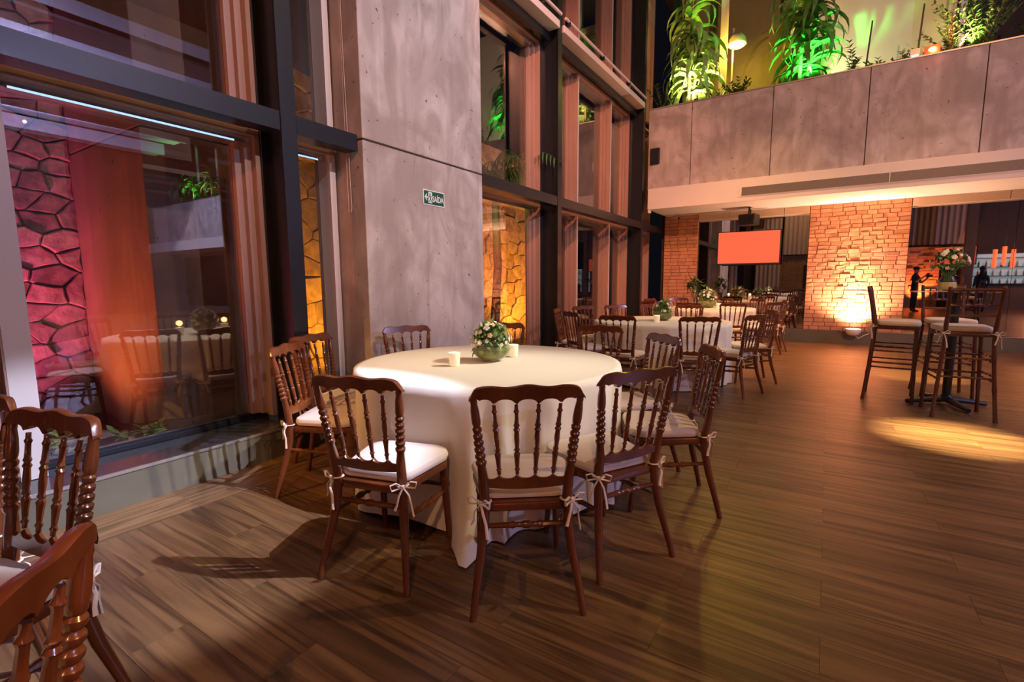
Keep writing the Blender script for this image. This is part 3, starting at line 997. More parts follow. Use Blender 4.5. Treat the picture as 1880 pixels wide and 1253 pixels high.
# television, projector, cctv, uplight
tv = empty('television', (-1.50, 11.86, 2.03), R(2.5), 'wall television showing a plain orange-red screen', 'television')
MB().box(-.63, .63, -.03, .04, -.365, .365).build('housing', 'black', tv)
MB().box(-.605, .605, -.034, -.03, -.335, .345).build('screen', 'screen', tv)
MB().box(-.05, .05, .04, .09, -.05, .05).build('bracket', 'black', tv)
MB().tube([(0, .08, .0), (0, .08, .82)], .02, 8).build('ceiling_pole', 'black', tv)
pj = empty('projector', (-1.48, 11.6, 2.62), R(-14), 'black projector hanging from the soffit above the television', 'projector')
o = MB().box(-.17, .17, -.15, .15, -.14, .09).build('housing', 'black', pj)
bv = o.modifiers.new('bevel', 'BEVEL'); bv.width = .02; bv.segments = 2
MB().tube([(.04, -.15, -.02), (.04, -.18, -.02)], .045, 12).build('lens', 'steel', pj, True)
MB().tube([(0, 0, .09), (0, 0, .235)], .022, 8).build('mount', 'black', pj, True)
for k in range(4):
    MB().box(-.12, -.02, -.154, -.15, -.07 + k * .03, -.055 + k * .03).build('vent_slat', 'steel', pj)
cc = empty('security_camera', (-3.05, 11.9, 2.853), 0, 'small white security camera under the soffit by the narrow brick pillar', 'camera')
MB().lathe([(.05, -.02), (.05, 0)], 14).build('base', 'white', cc, True)
MB().tube([(0, 0, -.02), (0, -.01, -.06)], .018, 8).build('stem', 'white', cc, True)
MB().tube([(-.06, .03, -.06), (.05, -.06, -.085)], .034, 12).build('body', 'white', cc, True)
MB().tube([(.05, -.06, -.085), (.056, -.065, -.0865)], .026, 12).build('lens', 'black', cc, True)
ul = empty('uplight', (.49, 11.90, 0), 0, 'white dome uplight with cables at the foot of the wide brick pillar', 'uplight')
MB().lathe([(.05, .20), (.09, .215), (.125, .26), (.135, .31), (.125, .335)], 18, cap=(True, False)).build('housing', 'white', ul, True)
MB().lathe([(.12, .325), (.0005, .325)], 18, cap=(False, False)).build('lens', 'up_glow', ul, True)
MB().tube([(0, .08, .24), (0, .198, .24)], .02, 8).build('bracket', 'black', ul)
MB().tube([(-.12, .0, .27), (-.19, .06, .24), (-.24, .17, .26)], .006, 6).build('cable', 'black', ul, True)
MB().tube([(.03, -.02, .21), (.10, -.03, .15), (.2, .03, .22), (.3, .14, .24)], .006, 6).build('cable', 'white', ul, True)
spot('uplight_beam', (.49, 11.86, .36), (.49, 12.05, 2.7), 900, (1, .54, .32), 46, 1., .03)
spot('uplight_beam_wide', (.49, 11.84, .37), (.49, 11.86, 2.85), 680, (1, .55, .33), 150, 1., .03)

# ------------------------------------------------------------------ dining chair
def turned(p0, p1, prof, n=None):
    """points and radii along p0..p1 for a turned profile [(t, r), ...]"""
    p0, p1 = Vector(p0), Vector(p1)
    return [p0.lerp(p1, t) for t, _ in prof], [r_ for _, r_ in prof]

def bow(mb, p, out, side):
    """a tied ribbon round a post at p; out = direction away from the chair"""
    p = Vector(p); out = Vector(out).normalized(); sd = Vector(side).normalized()
    ring = [p + (out * math.cos(a) + sd * math.sin(a)) * .024 for a in [2 * math.pi * k / 10 for k in range(11)]]
    mb.tube(ring, .0065, 5, False, .6)
    k0 = p + out * .028
    mb.ball(k0, .011, 6, 4)
    for s_ in (-1, 1):
        loop = [k0, k0 + sd * s_ * .030 + Vector((0, 0, .026)) + out * .012, k0 + sd * s_ * .056 + Vector((0, 0, .020)) + out * .016, k0 + sd * s_ * .050 + Vector((0, 0, -.006)) + out * .012, k0 + sd * s_ * .02 + Vector((0, 0, -.004)), k0]
        mb.tube(loop, .0055, 5, True, .5)
        tail = [k0, k0 + sd * s_ * .022 + Vector((0, 0, -.035)) + out * .014, k0 + sd * s_ * .030 + Vector((0, 0, -.075)) + out * .008, k0 + sd * s_ * .040 + Vector((0, 0, -.115 - .02 * s_)) + out * .010]
        mb.tube(tail, [.005, .006, .0065, .0075], 5, True, .5)

def outline(wr, wf, yr, yf, n=10, round_f=.09, round_r=.05):
    """rounded trapezoid seat outline, ccw, front at +y"""
    pts = []
    for (cx, cy, r_, a0) in ((wf / 2 - round_f, yf - round_f, round_f, 0), (-wf / 2 + round_f, yf - round_f, round_f, 90), (-wr / 2 + round_r, yr + round_r, round_r, 180), (wr / 2 - round_r, yr + round_r, round_r, 270)):
        for k in range(n):
            a = R(a0 + 90 * k / (n - 1))
            pts.append((cx + r_ * math.cos(a), cy + r_ * math.sin(a)))
    return pts
def slab(mb, ol, z0, z1, r_=.015, dome=0.):
    n = len(ol)
    cx = sum(p[0] for p in ol) / n; cy = sum(p[1] for p in ol) / n
    def ring(ins, z):
        out = []
        for a, b in ol:
            L = math.hypot(a - cx, b - cy)
            k = 1 - ins / L
            out.append((cx + (a - cx) * k, cy + (b - cy) * k, z))
        return out
    rs = [ring(r_, z0), ring(r_ * .3, z0 + r_ * .3), ring(0, z0 + r_), ring(0, z1 - r_), ring(r_ * .3, z1 - r_ * .3), ring(r_, z1)]
    if dome:
        rs += [ring(.06, z1 + dome * .5), ring(.12, z1 + dome)]
    vs = [p for r0 in rs for p in r0]
    fs = []
    for i in range(len(rs) - 1):
        for k in range(n):
            a, b = i * n + k, i * n + (k + 1) % n
            fs.append((a, b, b + n, a + n))
    fs.append(tuple(range(n))[::-1]); fs.append(tuple((len(rs) - 1) * n + k for k in range(n)))
    return mb.add(vs, fs)

def lean(z):            # y of the back plane at height z
    return -.198 - .085 * max(0, (z - .45) / .47) ** 1.15
def make_chair():
    e = empty('dining_chair')
    for s in (-1, 1):
        # rear post: splayed leg below, turned beads above
        P, Q = [], []
        low = [(0, .222, -.285, .0135), (.06, .214, -.272, .0145), (.15, .200, -.25, .0165), (.25, .184, -.224, .019), (.36, .171, -.204, .021), (.45, .167, -.198, .0215), (.55, .171, lean(.55), .021)]
        for z, x, y_, r_ in low:
            P.append((s * x, y_, z)); Q.append(r_)
        zz = .60
        def xa(z): return .171 + (.207 - .171) * (z - .55) / .36
        for k in range(6):
            for dz, r_ in ((.0, .0165), (.007, .0215), (.018, .0225), (.025, .0165)):
                z = .612 + k * .028 + dz
                P.append((s * xa(z), lean(z) + .0145 * (z - .55) / .345, z)); Q.append(r_ - .0006 * k)
        for z, r_ in ((.785, .017), (.80, .0185), (.84, .017), (.872, .0130), (.879, .0145), (.894, .0120)):
            P.append((s * xa(z), lean(z) + .0145 * (z - .55) / .345, z)); Q.append(r_)
        MB().tube(P, Q, 10).build('rear_post', 'wood', e, True)
        pts, rad = turned((s * .192, .205, 0), (s * .178, .175, .43), [(0, .0125), (.1, .0145), (.5, .018), (.74, .019), (.76, .024), (.79, .024), (.81, .019), (.88, .021), (1, .021)])
        MB().tube(pts, rad, 10).build('front_leg', 'wood', e, True)
    # top rail
    def rail(xw, top, bot, th, name, ycurve):
        mb = MB()
        n = 44
        vs = []
        for i in range(n + 1):
            x = -xw + 2 * xw * i / n
            t, b_ = top(x), bot(x)
            for zz, off in ((b_, -th), (t - .004, -th), (t, -th * .4), (t, th * .4), (t - .004, th), (b_, th)):
                vs.append((x, lean(zz) + ycurve(x) + off, zz))
        fs = []
        for i in range(n):
            for k in range(6):
                a, b2 = i * 6 + k, i * 6 + (k + 1) % 6
                fs.append((a, b2, b2 + 6, a + 6))
        fs.append(tuple(range(6))); fs.append(tuple(n * 6 + k for k in range(6)))
        mb.add(vs, fs).build(name, 'wood', e, True)
    sp = [-.128, -.043, .043, .128]
    def top(x):
        t = abs(x) / .2225
        z = .944 - .010 * t ** 2 + .004 * math.cos(t * 9)
        if t > .86: z -= .045 * ((t - .86) / .14) ** 2
        return z
    def bot(x):
        t = abs(x)
        edges = [0.043, 0.128, 0.214]
        a, b_ = (-.043, .043) if t < .043 else ((.043, .128) if t < .128 else (.128, .196))
        if t > .192:
            return .893
        u = (t - a) / (b_ - a) * 2 - 1
        return .858 + .034 * math.sqrt(max(0, 1 - abs(u) ** 2.6))
    rail(.2225, top, bot, .0135, 'top_rail', lambda x: .016 * (x / .2225) ** 2)
    def top2(x):
        t = abs(x)
        a, b_ = (-.036, .036) if t < .036 else ((.036, .108) if t < .108 else (.108, .172))
        u = (t - a) / (b_ - a) * 2 - 1
        return .580 - .028 * math.sqrt(max(0, 1 - abs(u) ** 2.4))
    rail(.166, top2, lambda x: .508 + .012 * (x / .166) ** 2, .0105, 'lower_rail', lambda x: .0)
    for k, x in enumerate(sp):
        xb = x * .84
        p0 = (xb, lean(.575), .572); p1 = (x, lean(.865) + .016 * (x / .2225) ** 2, .866)
        pts, rad = turned(p0, p1, [(0, .0075), (.04, .0075), (.07, .0115), (.09, .0075), (.13, .0085), (.27, .0115), (.30, .0135), (.33, .0085), (.36, .0125), (.39, .009), (.5, .0115), (.62, .0095), (.65, .0135), (.68, .0085), (.71, .0125), (.74, .009), (.88, .008), (.91, .0115), (.94, .0075), (1, .0075)])
        MB().tube(pts, rad, 8).build('spindle', 'wood', e, True)
    slab(MB(), outline(.35, .435, -.205, .215, 8), .408, .446, .008).build('seat_frame', 'wood', e, True)
    cu_ = slab(MB(), outline(.365, .445, -.178, .225, 8, .10, .06), .447, .497, .02, .012).build('cushion', 'cushion', e, True)
    for s in (-1, 1):
        mb = MB()
        bow(mb, (s * .167, -.1985, .455), (s * .6, -.8, 0), (.8, s * .6, 0))
        mb.build('tie_bow', 'ribbon', cu_, True)
    # stretchers
    turn = [(0, .0095), (.12, .011), (.3, .0125), (.34, .016), (.37, .0115), (.44, .0115), (.47, .016), (.53, .016), (.56, .0115), (.63, .0115), (.66, .016), (.7, .0125), (.88, .011), (1, .0095)]
    for p0, p1 in (((-.172, -.204, .352), (.172, -.204, .352)), ((-.186, .185, .30), (.186, .185, .30))):
        pts, rad = turned(p0, p1, turn)
        MB().tube(pts, rad, 8).build('stretcher', 'wood', e, True)
    for s in (-1, 1):
        pts, rad = turned((s * .178, -.215, .30), (s * .183, .182, .27), turn)
        MB().tube(pts, rad, 8).build('stretcher', 'wood', e, True)
    return e

TBL = {0: (-1.98, -.88), 1: (-1.94, 2.705), 2: (-1.9, 6.7), 3: (-2.0, 10.2)}
CH = [  # table, phi, radius of the top rail, turn, label
    (1, 311, 1.55, -4, 'mahogany dining chair at the near table, its back square to the viewer, front centre'),
    (1, 282, 1.42, 3, 'mahogany dining chair at the near table, turned right, left of the front centre chair'),
    (1, 222, 1.32, -11, 'orange-lit mahogany dining chair at the left end of the near table'),
    (1, 198, 1.44, -4, 'mahogany dining chair in the corner by the steel post, behind the orange-lit one'),
    (1, 160, 1.32, -7, 'mahogany dining chair standing against the concrete column'),
    (1, 120, 1.30, 2, 'mahogany dining chair behind the flower bowl of the near table'),
    (1, 334, 1.42, -3, 'golden-lit mahogany dining chair at the near table, right of the front centre chair'),
    (1, 12, 1.44, 14, 'mahogany dining chair seen edge-on at the right end of the near table'),
    (1, 40, 1.28, 6, 'mahogany dining chair behind the edge-on chair at the near table'),
    (1, 78, 1.34, 10, 'mahogany dining chair on the far side of the near table, facing the viewer, rightmost there'),
    (2, 267, 1.46, 6, 'mahogany dining chair, back to the viewer, left front of the middle table'),
    (2, 198, 1.44, -4, 'edge-on golden-lit dining chair close to the second steel post'),
    (2, 231, 1.36, 3, 'golden-lit dining chair right of the edge-on one by the second post'),
    (2, 137, 1.39, 10, 'dining chair at the far left of the middle table in front of the last window'),
    (2, 111, 1.42, 12, 'reddish dining chair behind the left part of the middle table'),
    (2, 87, 1.36, 5, 'orange-lit dining chair facing the viewer behind the middle flower bowl'),
    (2, 302, 1.47, -8, 'dining chair with its back square to the viewer at the front of the middle table'),
    (2, 334, 1.40, 6, 'dining chair at the right front of the middle table, seen from behind'),
    (2, 19, 1.41, 5, 'dining chair at the right rear of the middle table next to the open floor'),
    (2, 164, 1.40, -6, 'dining chair between the middle table and the three far windows'),
    (3, 269, 1.37, 0, 'dark dining chair at the left front of the farthest table, back to the viewer'),
    (3, 299, 1.41, -6, 'dark dining chair at the right front of the farthest table, back to the viewer'),
    (3, 53, 1.36, -6, 'orange-lit dining chair at the right rear of the farthest table'),
    (3, 335, 1.39, -5, 'dining chair at the right end of the farthest table, seen from behind'),
    (3, 86, 1.36, -14, 'bright orange dining chair behind the flowers of the farthest table'),
    (3, 126, 1.38, -3, 'pale-lit dining chair in front of the narrow brick pillar'),
    (3, 234, 1.39, 4, 'dark dining chair at the left front corner of the farthest table near the end post'),
    (3, 161, 1.34, 2, 'red-lit dining chair at the left end of the farthest table'),
    (3, 12, 1.40, 3, 'dining chair at the far right of the farthest table beside the mirror'),
]
proto = make_chair()
GR = {0: 'chairs at the foreground table', 1: 'chairs around the near table', 2: 'chairs around the middle table', 3: 'chairs around the farthest table'}
def place_chair(px, py, face, label, grp, first=[True]):
    e = proto if first[0] else dup(proto)
    first[0] = False
    f = R(face)
    e.location = (px + math.cos(f) * .282, py + math.sin(f) * .282, 0)
    e.rotation_euler = (0, 0, f - math.pi / 2)
    tag(e, label, 'chair', grp)
for t, phi, rad, j, lb in CH:
    c = TBL[t]
    place_chair(c[0] + rad * math.cos(R(phi)), c[1] + rad * math.sin(R(phi)), phi + 180 + j, lb, GR[t])
place_chair(-1.99, .469, 283, 'mahogany dining chair facing the viewer at the left, beside the plinth', GR[0])
place_chair(-.87, .135, 228, 'orange-lit mahogany dining chair cropped in the bottom left corner', GR[0])
place_chair(-2.60, .36, 300, 'mahogany dining chair cut off by the left edge of the photo', GR[0])
place_chair(-.60, -.95, 180, 'mahogany dining chair behind the viewer at the foreground table', GR[0])

# ------------------------------------------------------------------ tables and cloths
def table(ti, label, clabel, seed, flap=None):
    c = TBL[ti]
    press = [(R(p), r0 - .282 - .245) for t0, p, r0, j0, l0 in CH if t0 == ti]
    if ti == 0:
        press = [(math.atan2(y0 - c[1], x0 - c[0]), math.hypot(x0 - c[0], y0 - c[1]) - .527) for x0, y0 in ((-1.99, .469), (-.87, .135), (-2.60, .36), (-.60, -.95))]
    e = empty('round_table', (c[0], c[1], 0), 0, label, 'table', 'round banquet tables')
    MB().lathe([(.885, .74), (.893, .745), (.893, .772), (.885, .776)], 48).build('tabletop', 'table_wood', e)
    for k in range(4):
        a = math.pi / 4 + k * math.pi / 2
        MB().tube([(.55 * math.cos(a), .55 * math.sin(a), 0), (.5 * math.cos(a), .5 * math.sin(a), .74)], .022, 8).build('leg', 'table_wood', e)
    rg = random.Random(seed)
    n, nv = 192, 16
    ph = [rg.uniform(0, 6.28) for _ in range(6)]
    fr = [11, 17, 26, 6, 30, 17]
    mb = MB()
    vs = [(0, 0, .786)]
    rings = [(.35, .786), (.7, .786), (.86, .786), (.893, .784)]
    for r_, z in rings:
        for k in range(n):
            a = 2 * math.pi * k / n
            vs.append((r_ * math.cos(a), r_ * math.sin(a), z))
    for j in range(1, nv + 1):
        t = j / nv
        for k in range(n):
            a = 2 * math.pi * k / n
            f = (math.sin(a * fr[0] + ph[0]) + .8 * math.sin(a * fr[1] + ph[1]) + .6 * math.sin(a * fr[2] + ph[2]) + .5 * math.sin(a * fr[3] + ph[3])) / 2.9
            f2 = .35 + .3 * f + .55 * (1 - abs(math.sin(a * 8.5 + ph[0] + .9 * math.sin(3 * a + ph[4])))) ** 1.6
            r_ = .898 + .006 * t + .15 * t ** .75 * (f2 - .45) + .03 * t * t
            z = .780 * (1 - t) + .008
            if flap:
                d = (a - flap[0] + math.pi) % (2 * math.pi) - math.pi
                g = math.exp(-(d / .07) ** 2)
                r_ += .10 * g * t ** .7
                if t > .86:
                    r_ += .17 * g * ((t - .86) / .14)
                    z = max(z, .006)
                # a hem lifted a little either side of the flap
            zr = .780 * (1 - t)
            if zr < .72:
                w_ = min(1, (.72 - zr) / .17)
                if flap and abs((a - flap[0] + math.pi) % (2 * math.pi) - math.pi) < .12: w_ = 0
                for pa, pr in press:
                    d = abs((a - pa + math.pi) % (2 * math.pi) - math.pi)
                    if d < .42:
                        lim = pr / max(.8, math.cos(d * .7)) + max(0, d - .27) * 1.2
                        if r_ > lim: r_ += (lim - r_) * w_
            hem = .035 * math.sin(a * 5 + ph[5]) * t ** 3
            z = max(.004, z + max(0, hem) * (1 - (math.exp(-(((a - flap[0] + math.pi) % (2 * math.pi) - math.pi) / .2) ** 2) if flap else 0)))
            vs.append((r_ * math.cos(a), r_ * math.sin(a), z))
    fs = []
    for k in range(n):
        fs.append((0, 1 + k, 1 + (k + 1) % n))
    for i in range(len(rings) + nv - 1):
        for k in range(n):
            a, b_ = 1 + i * n + k, 1 + i * n + (k + 1) % n
            fs.append((a, b_, b_ + n, a + n))
    me = mb.add(vs, fs).mesh('tablecloth', 'cloth', False)
    for p in me.polygons: p.use_smooth = True
    o = put('tablecloth', me, None, (c[0], c[1], 0))
    tag(o, clabel, 'tablecloth', 'ivory floor-length tablecloths')
table(1, 'round table under the cloth nearest the concrete column', 'ivory tablecloth on the near table with a corner trailing on the floor', 1, (R(299.5),))
table(2, 'round table in the middle of the row', 'ivory tablecloth on the middle table', 2, (R(318),))
table(3, 'round table farthest away by the brick pillars', 'ivory tablecloth on the farthest table', 3)
table(0, 'round table in the left foreground beside the viewer', 'ivory tablecloth on the foreground table left of the viewer', 4)

# ------------------------------------------------------------------ flower bowls, candles, vases
def petals(mn):
    mb = MB()
    for k in range(5):
        a = 2 * math.pi * k / 5
        mb.ball((.011 * math.cos(a), .011 * math.sin(a), .003 * (k % 2)), .0095, 6, 4, 1, 1, .6)
    mb.ball((0, 0, .004), .006, 6, 4)
    return mb.mesh('flower', mn, True)
flower_me = {k: petals(k) for k in ('petal', 'petal_pink')}
def leaf_cluster(n, R0, zc, seed, size, lo=-.9):
    rg = random.Random(seed)
    mb = MB()
    for i in range(n):
        u = Vector((rg.gauss(0, 1), rg.gauss(0, 1), rg.gauss(0, 1))).normalized()
        if u.z < lo: u.z = -u.z
        p = u * R0 * rg.uniform(.45, 1.0); p.z += zc
        m_ = strap(size * rg.uniform(.6, 1.3), size * rg.uniform(.13, .28), rg.uniform(.3, 1.4), seg=3, up=rg.uniform(0, .8))
        rot = Matrix.Rotation(rg.uniform(0, 6.28), 3, 'Z') @ Matrix.Rotation(rg.uniform(-1.2, .5), 3, 'Y')
        mb.add([p + rot @ Vector(v) for v in m_.v], m_.f)
    return mb
def flower_bowl(loc, label, rad, seed, nl=150, nf=26):
    rg = random.Random(seed)
    e = empty('flower_bowl', loc, 0, label, 'flower bowl', 'glass bowls of flowers on the round tables')
    prof = [(.35, .0)]
    for k in range(1, 13):
        a = -math.pi / 2 + .36 + (math.pi / 2 - .36 + .95) * k / 12
        prof.append((math.cos(a), math.sin(a) + .935))
    s_ = rad
    MB().lathe([(a * s_, b * s_) for a, b in prof], 28, cap=(True, False)).build('glass_bowl', 'thin_glass', e, True)
    MB().lathe([(.02 * s_, .03 * s_), (.32 * s_, .04 * s_), (.58 * s_, .15 * s_), (.80 * s_, .36 * s_), (.90 * s_, .58 * s_), (.80 * s_, .66 * s_), (.02, .72 * s_)], 20, cap=(True, True)).build('moss_bed', 'moss', e, True)
    tag(leaf_cluster(nl * 2, .82 * s_, .95 * s_, seed, .30 * s_ + .015, -.7).build('foliage', 'leaf_pale', e, True), kind='stuff')
    tag(leaf_cluster(nl // 2, .84 * s_, .90 * s_, seed + 5, .30 * s_ + .015, -.7).build('foliage', 'leaf', e, True), kind='stuff')
    for i in range(nf):
        u = Vector((rg.gauss(0, 1), rg.gauss(0, 1), rg.gauss(0, .7))).normalized()
        if u.z < -.35: u.z *= -1
        p = u * .86 * s_; p.z += .98 * s_
        put('flower', flower_me['petal' if i % 6 else 'petal_pink'], e, p, u.to_track_quat('Z', 'Y').to_euler(), [s_ / .14 * rg.uniform(.7, 1.15)] * 3)
def candle(loc, label, s_=1.0):
    e = empty('candle', loc, 0, label, 'candle', 'votive candles on the tables')
    MB().lathe([(.030 * s_, 0), (.034 * s_, .004), (.040 * s_, .088 * s_), (.0375 * s_, .088 * s_), (.033 * s_, .012)], 18, cap=(True, False)).build('cup', 'cup', e, True)
    MB().lathe([(.028 * s_, .013), (.033 * s_, .058 * s_)], 16).build('wax', 'wax', e, True)
    MB().lathe([(.0005, .058 * s_), (.006 * s_, .068 * s_), (.0045 * s_, .078 * s_), (.0005, .092 * s_)], 8).build('flame', 'flame', e, True)
    point('candle_light', (loc[0], loc[1], loc[2] + .13 * s_), .35, (1, .55, .2), .03)
ZT = .787
flower_bowl((-1.93, 2.72, ZT), 'round glass bowl of white flowers and greenery on the near table', .146, 21, 190, 40)
candle((-2.02, 2.43, ZT), 'lit white votive candle left of the flower bowl on the near table')
candle((-1.90, 2.955, ZT), 'lit votive candle half hidden behind the flower bowl on the near table')
flower_bowl((-1.87, 6.72, ZT), 'round glass bowl of dark greenery on the middle table', .150, 22, 130, 12)
candle((-1.86, 6.40, ZT), 'lit votive candle in front of the flower bowl on the middle table')
flower_bowl((-1.98, 10.25, ZT), 'round glass bowl of pale flowers on the farthest table', .20, 23, 120, 24)
candle((-2.25, 9.9, ZT), 'lit votive candle left of the bowl on the farthest table', 1.2)
candle((-1.72, 9.95, ZT), 'lit votive candle right of the bowl on the farthest table', 1.2)
flower_bowl((-1.98, -.85, ZT), 'round glass bowl of flowers on the foreground table', .138, 24, 90, 12)
candle((-2.2, -.6, ZT), 'lit votive candle on the foreground table')
def vase_of_leaves(loc, label):
    e = empty('leaf_vase', loc, 0, label, 'vase')
    MB().lathe([(.05, 0), (.06, .02), (.05, .12), (.035, .18), (.05, .24)], 16, cap=(True, False)).build('glass_vase', 'thin_glass', e, True)
    for k in range(7):
        a = k * .9
        MB().tube([(0, 0, .02), (.03 * math.cos(a), .03 * math.sin(a), .22), (.12 * math.cos(a), .12 * math.sin(a), .4)], .004, 5).build('stem', 'leaf_dark', e)
    m_ = leaf_cluster(90, .19, .42, 77, .13)
    tag(m_.build('foliage', 'leaf_dark', e, True), kind='stuff')
vase_of_leaves((-2.32, 10.62, ZT), 'glass vase of dark eucalyptus leaves on the farthest table')

# ------------------------------------------------------------------ bar stools, high table, vase
def make_stool():
    e = empty('bar_stool')
    ms = 'wood_stool'
    def ybk(z): return -.185 - .075 * max(0, (z - .8) / .45) ** 1.2 - .055 * max(0, (.8 - z) / .8) ** 1.3
    def xbk(z): return .175 + .012 * max(0, (z - .8) / .45) + .055 * max(0, (.8 - z) / .8) ** 1.2
    def ring(z, n): return [(0, n)]
    for s in (-1, 1):
        P, Q = [], []
        for k in range(26):
            z = 1.245 * k / 25
            P.append((s * xbk(z), ybk(z), z))
            Q.append(.0165 if k % 6 else .0195)
        P.append((s * xbk(1.25), ybk(1.25), 1.252)); Q.append(.012)
        MB().tube(P, Q, 10).build('rear_post', ms, e, True)
        P = [(s * (.19 + .03 * (1 - t)), .18 + .008 * (1 - t), .79 * t) for t in [k / 12 for k in range(13)]]
        MB().tube(P, [.0165 if k % 4 else .0195 for k in range(13)], 10).build('front_leg', ms, e, True)
    def bar(p0, p1, r_=.0115, name='rail'):
        pts, rad = turned(p0, p1, [(0, r_), (.24, r_), (.25, r_ * 1.3), (.26, r_), (.49, r_), (.5, r_ * 1.3), (.51, r_), (.74, r_), (.75, r_ * 1.3), (.76, r_), (1, r_)])
        MB().tube(pts, rad, 8).build(name, ms, e, True)
    for z, r_ in ((1.222, .017), (1.085, .011), (.985, .012)):
        bar((-xbk(z), ybk(z), z), (xbk(z), ybk(z), z), r_)
    for k in range(5):
        x = (-2 + k) * .058
        MB().tube([(x, ybk(1.085), 1.09), (x, ybk(1.15), 1.15), (x, ybk(1.22), 1.215)], [.0085, .0105, .0085], 8).build('spindle', ms, e, True)
    slab(MB(), outline(.36, .42, -.19, .205, 6, .05, .04), .785, .822, .008).build('seat_frame', ms, e, True)
    cu_ = slab(MB(), outline(.37, .43, -.165, .215, 6, .07, .05), .823, .880, .022, .008).build('cushion', 'cushion', e, True)
    for s in (-1, 1):
        mb = MB()
        bow(mb, (s * .176, -.188, .815), (s * .6, -.8, 0), (.8, s * .6, 0))
        mb.build('tie_bow', 'ribbon', cu_, True)
    def fl(z): return .18 + .008 * (1 - z / .79)
    def fx(z): return .19 + .03 * (1 - z / .79)
    for z in (.60, .55, .42, .37):
        for s in (-1, 1):
            bar((s * xbk(z), ybk(z), z), (s * fx(z), fl(z), z), .009, 'stretcher')
    for z in (.58, .40):
        bar((-fx(z), fl(z), z), (fx(z), fl(z), z), .010, 'stretcher')
        bar((-xbk(z), ybk(z), z), (xbk(z), ybk(z), z), .010, 'stretcher')
    return e
st = make_stool()
SG = 'bar stools at the high table'
for i, (x, y_, f, lb) in enumerate([(.665, 6.80, -6, 'bar stool in side view left of the high table'), (1.13, 6.30, 95, 'bar stool with its back to the viewer in front of the high table'), (1.17, 7.28, -84, 'bar stool facing the viewer behind the high table'),
        (2.9, 8.2, 200, 'bar stool out of frame to the right by the mirror')]):
    e = st if i == 0 else dup(st)
    e.location = (x, y_, 0)
    e.rotation_euler = (0, 0, R(f) - math.pi / 2)
    tag(e, lb, 'stool', SG)
ht = empty('high_table', (1.127, 6.72, 0), R(20), 'high bar table with black pole, cross foot and clear glass top', 'table')
MB().lathe([(.36, 1.188), (.365, 1.192), (.365, 1.198), (.36, 1.20)], 40).build('glass_top', 'thin_glass', ht, True)
MB().tube([(0, 0, .05), (0, 0, 1.18)], .038, 16).build('pole', 'black', ht, True)
MB().lathe([(.12, 1.175), (.12, 1.187)], 20).build('top_plate', 'black', ht)
MB().lathe([(.075, .04), (.06, .08), (.04, .11)], 16).build('hub', 'black', ht, True)
for k in range(4):
    a = k * math.pi / 2
    c_, s_ = math.cos(a), math.sin(a)
    mb = MB()
    mb.tube([(c_ * .04, s_ * .04, .06), (c_ * .2, s_ * .2, .045), (c_ * .36, s_ * .36, .024)], [.034, .028, .022], 8, True)
    mb.build('foot', 'black', ht, True)
pv = empty('pitcher_vase', (1.05, 6.74, 1.201), 0, 'clear glass pitcher of white and yellow flowers on the high table', 'vase')
MB().lathe([(.05, 0), (.075, .012), (.085, .05), (.075, .10), (.05, .145), (.048, .16), (.062, .19)], 20, cap=(True, False)).build('glass_pitcher', 'thin_glass', pv, True)
MB().tube([(.06, 0, .16), (.12, 0, .14), (.115, 0, .08), (.08, 0, .05)], .008, 6).build('handle', 'thin_glass', pv, True)
MB().lathe([(.045, .008), (.07, .015), (.078, .05), (.07, .09)], 16).build('water', mat('vase_water', (.55, .48, .22), .2), pv, True)
for k in range(9):
    a = k * .7
    MB().tube([(.01 * math.cos(a), .01 * math.sin(a), .02), (.025 * math.cos(a), .025 * math.sin(a), .16), (.10 * math.cos(a), .10 * math.sin(a), .27)], .0035, 5).build('stem', 'leaf', pv)
tag(leaf_cluster(140, .15, .29, 91, .075, -.4).build('foliage', 'leaf', pv, True), kind='stuff')
rg = random.Random(12)
for i in range(26):
    u = Vector((rg.gauss(0, 1) + .2, rg.gauss(0, 1), rg.gauss(.3, .6))).normalized()
    p = u * .155; p.z += .29
    put('flower', flower_me['petal' if i % 6 else 'petal_pink'], pv, p, u.to_track_quat('Z', 'Y').to_euler(), [rg.uniform(.9, 1.6)] * 3)

# ------------------------------------------------------------------ the rest of the hall (seen in mirrors and glass)
tag(box('wall_back', 'dark_wall', -4, 20.2, -6.2, -6, 0, 8.6), 'back wall of the hall behind the viewer', kind='structure')
tag(box('wall_right', 'dark_wall', 20, 20.2, -6, 16, 0, 8.6), 'far right wall of the hall', kind='structure')
tag(box('ceiling', 'ceiling', -4, 20.2, -6.2, 16, 8.6, 8.8), 'dark high ceiling of the hall', kind='structure')
for k in range(6):
    e = empty('ceiling_beam', (8 + k * 2.0, 4, 8.1 - .18 * k), 0, 'white ceiling beam, number %s from the facade side' % ['one', 'two', 'three', 'four', 'five', 'six'][k], 'beam', 'white ceiling beams')
    MB().box(-.5, .5, -9, 6.6, 0, .35).build('beam', 'blue_beam', e)
    MB().box(-.55, -.5, -9, 6.6, -.1, .35).build('edge', 'blue_beam', e)
point('ceiling_blue_wash', (13, 5, 6.3), 1600, (.5, .52, 1), .03)
epw = empty('wall_panel_back', kind='structure', label='wood panelled back wall with curtains')
for k in range(9):
    box('panel', 'panel_wood', -3.45 + k * .70, -2.76 + k * .70, -6, -5.93, 0, 2.6, epw)
tag(box('door_1', 'black', -1.1, -.2, -5.93, -5.88, 0, 2.1), 'dark door in the wood panelling behind the viewer', kind='structure')
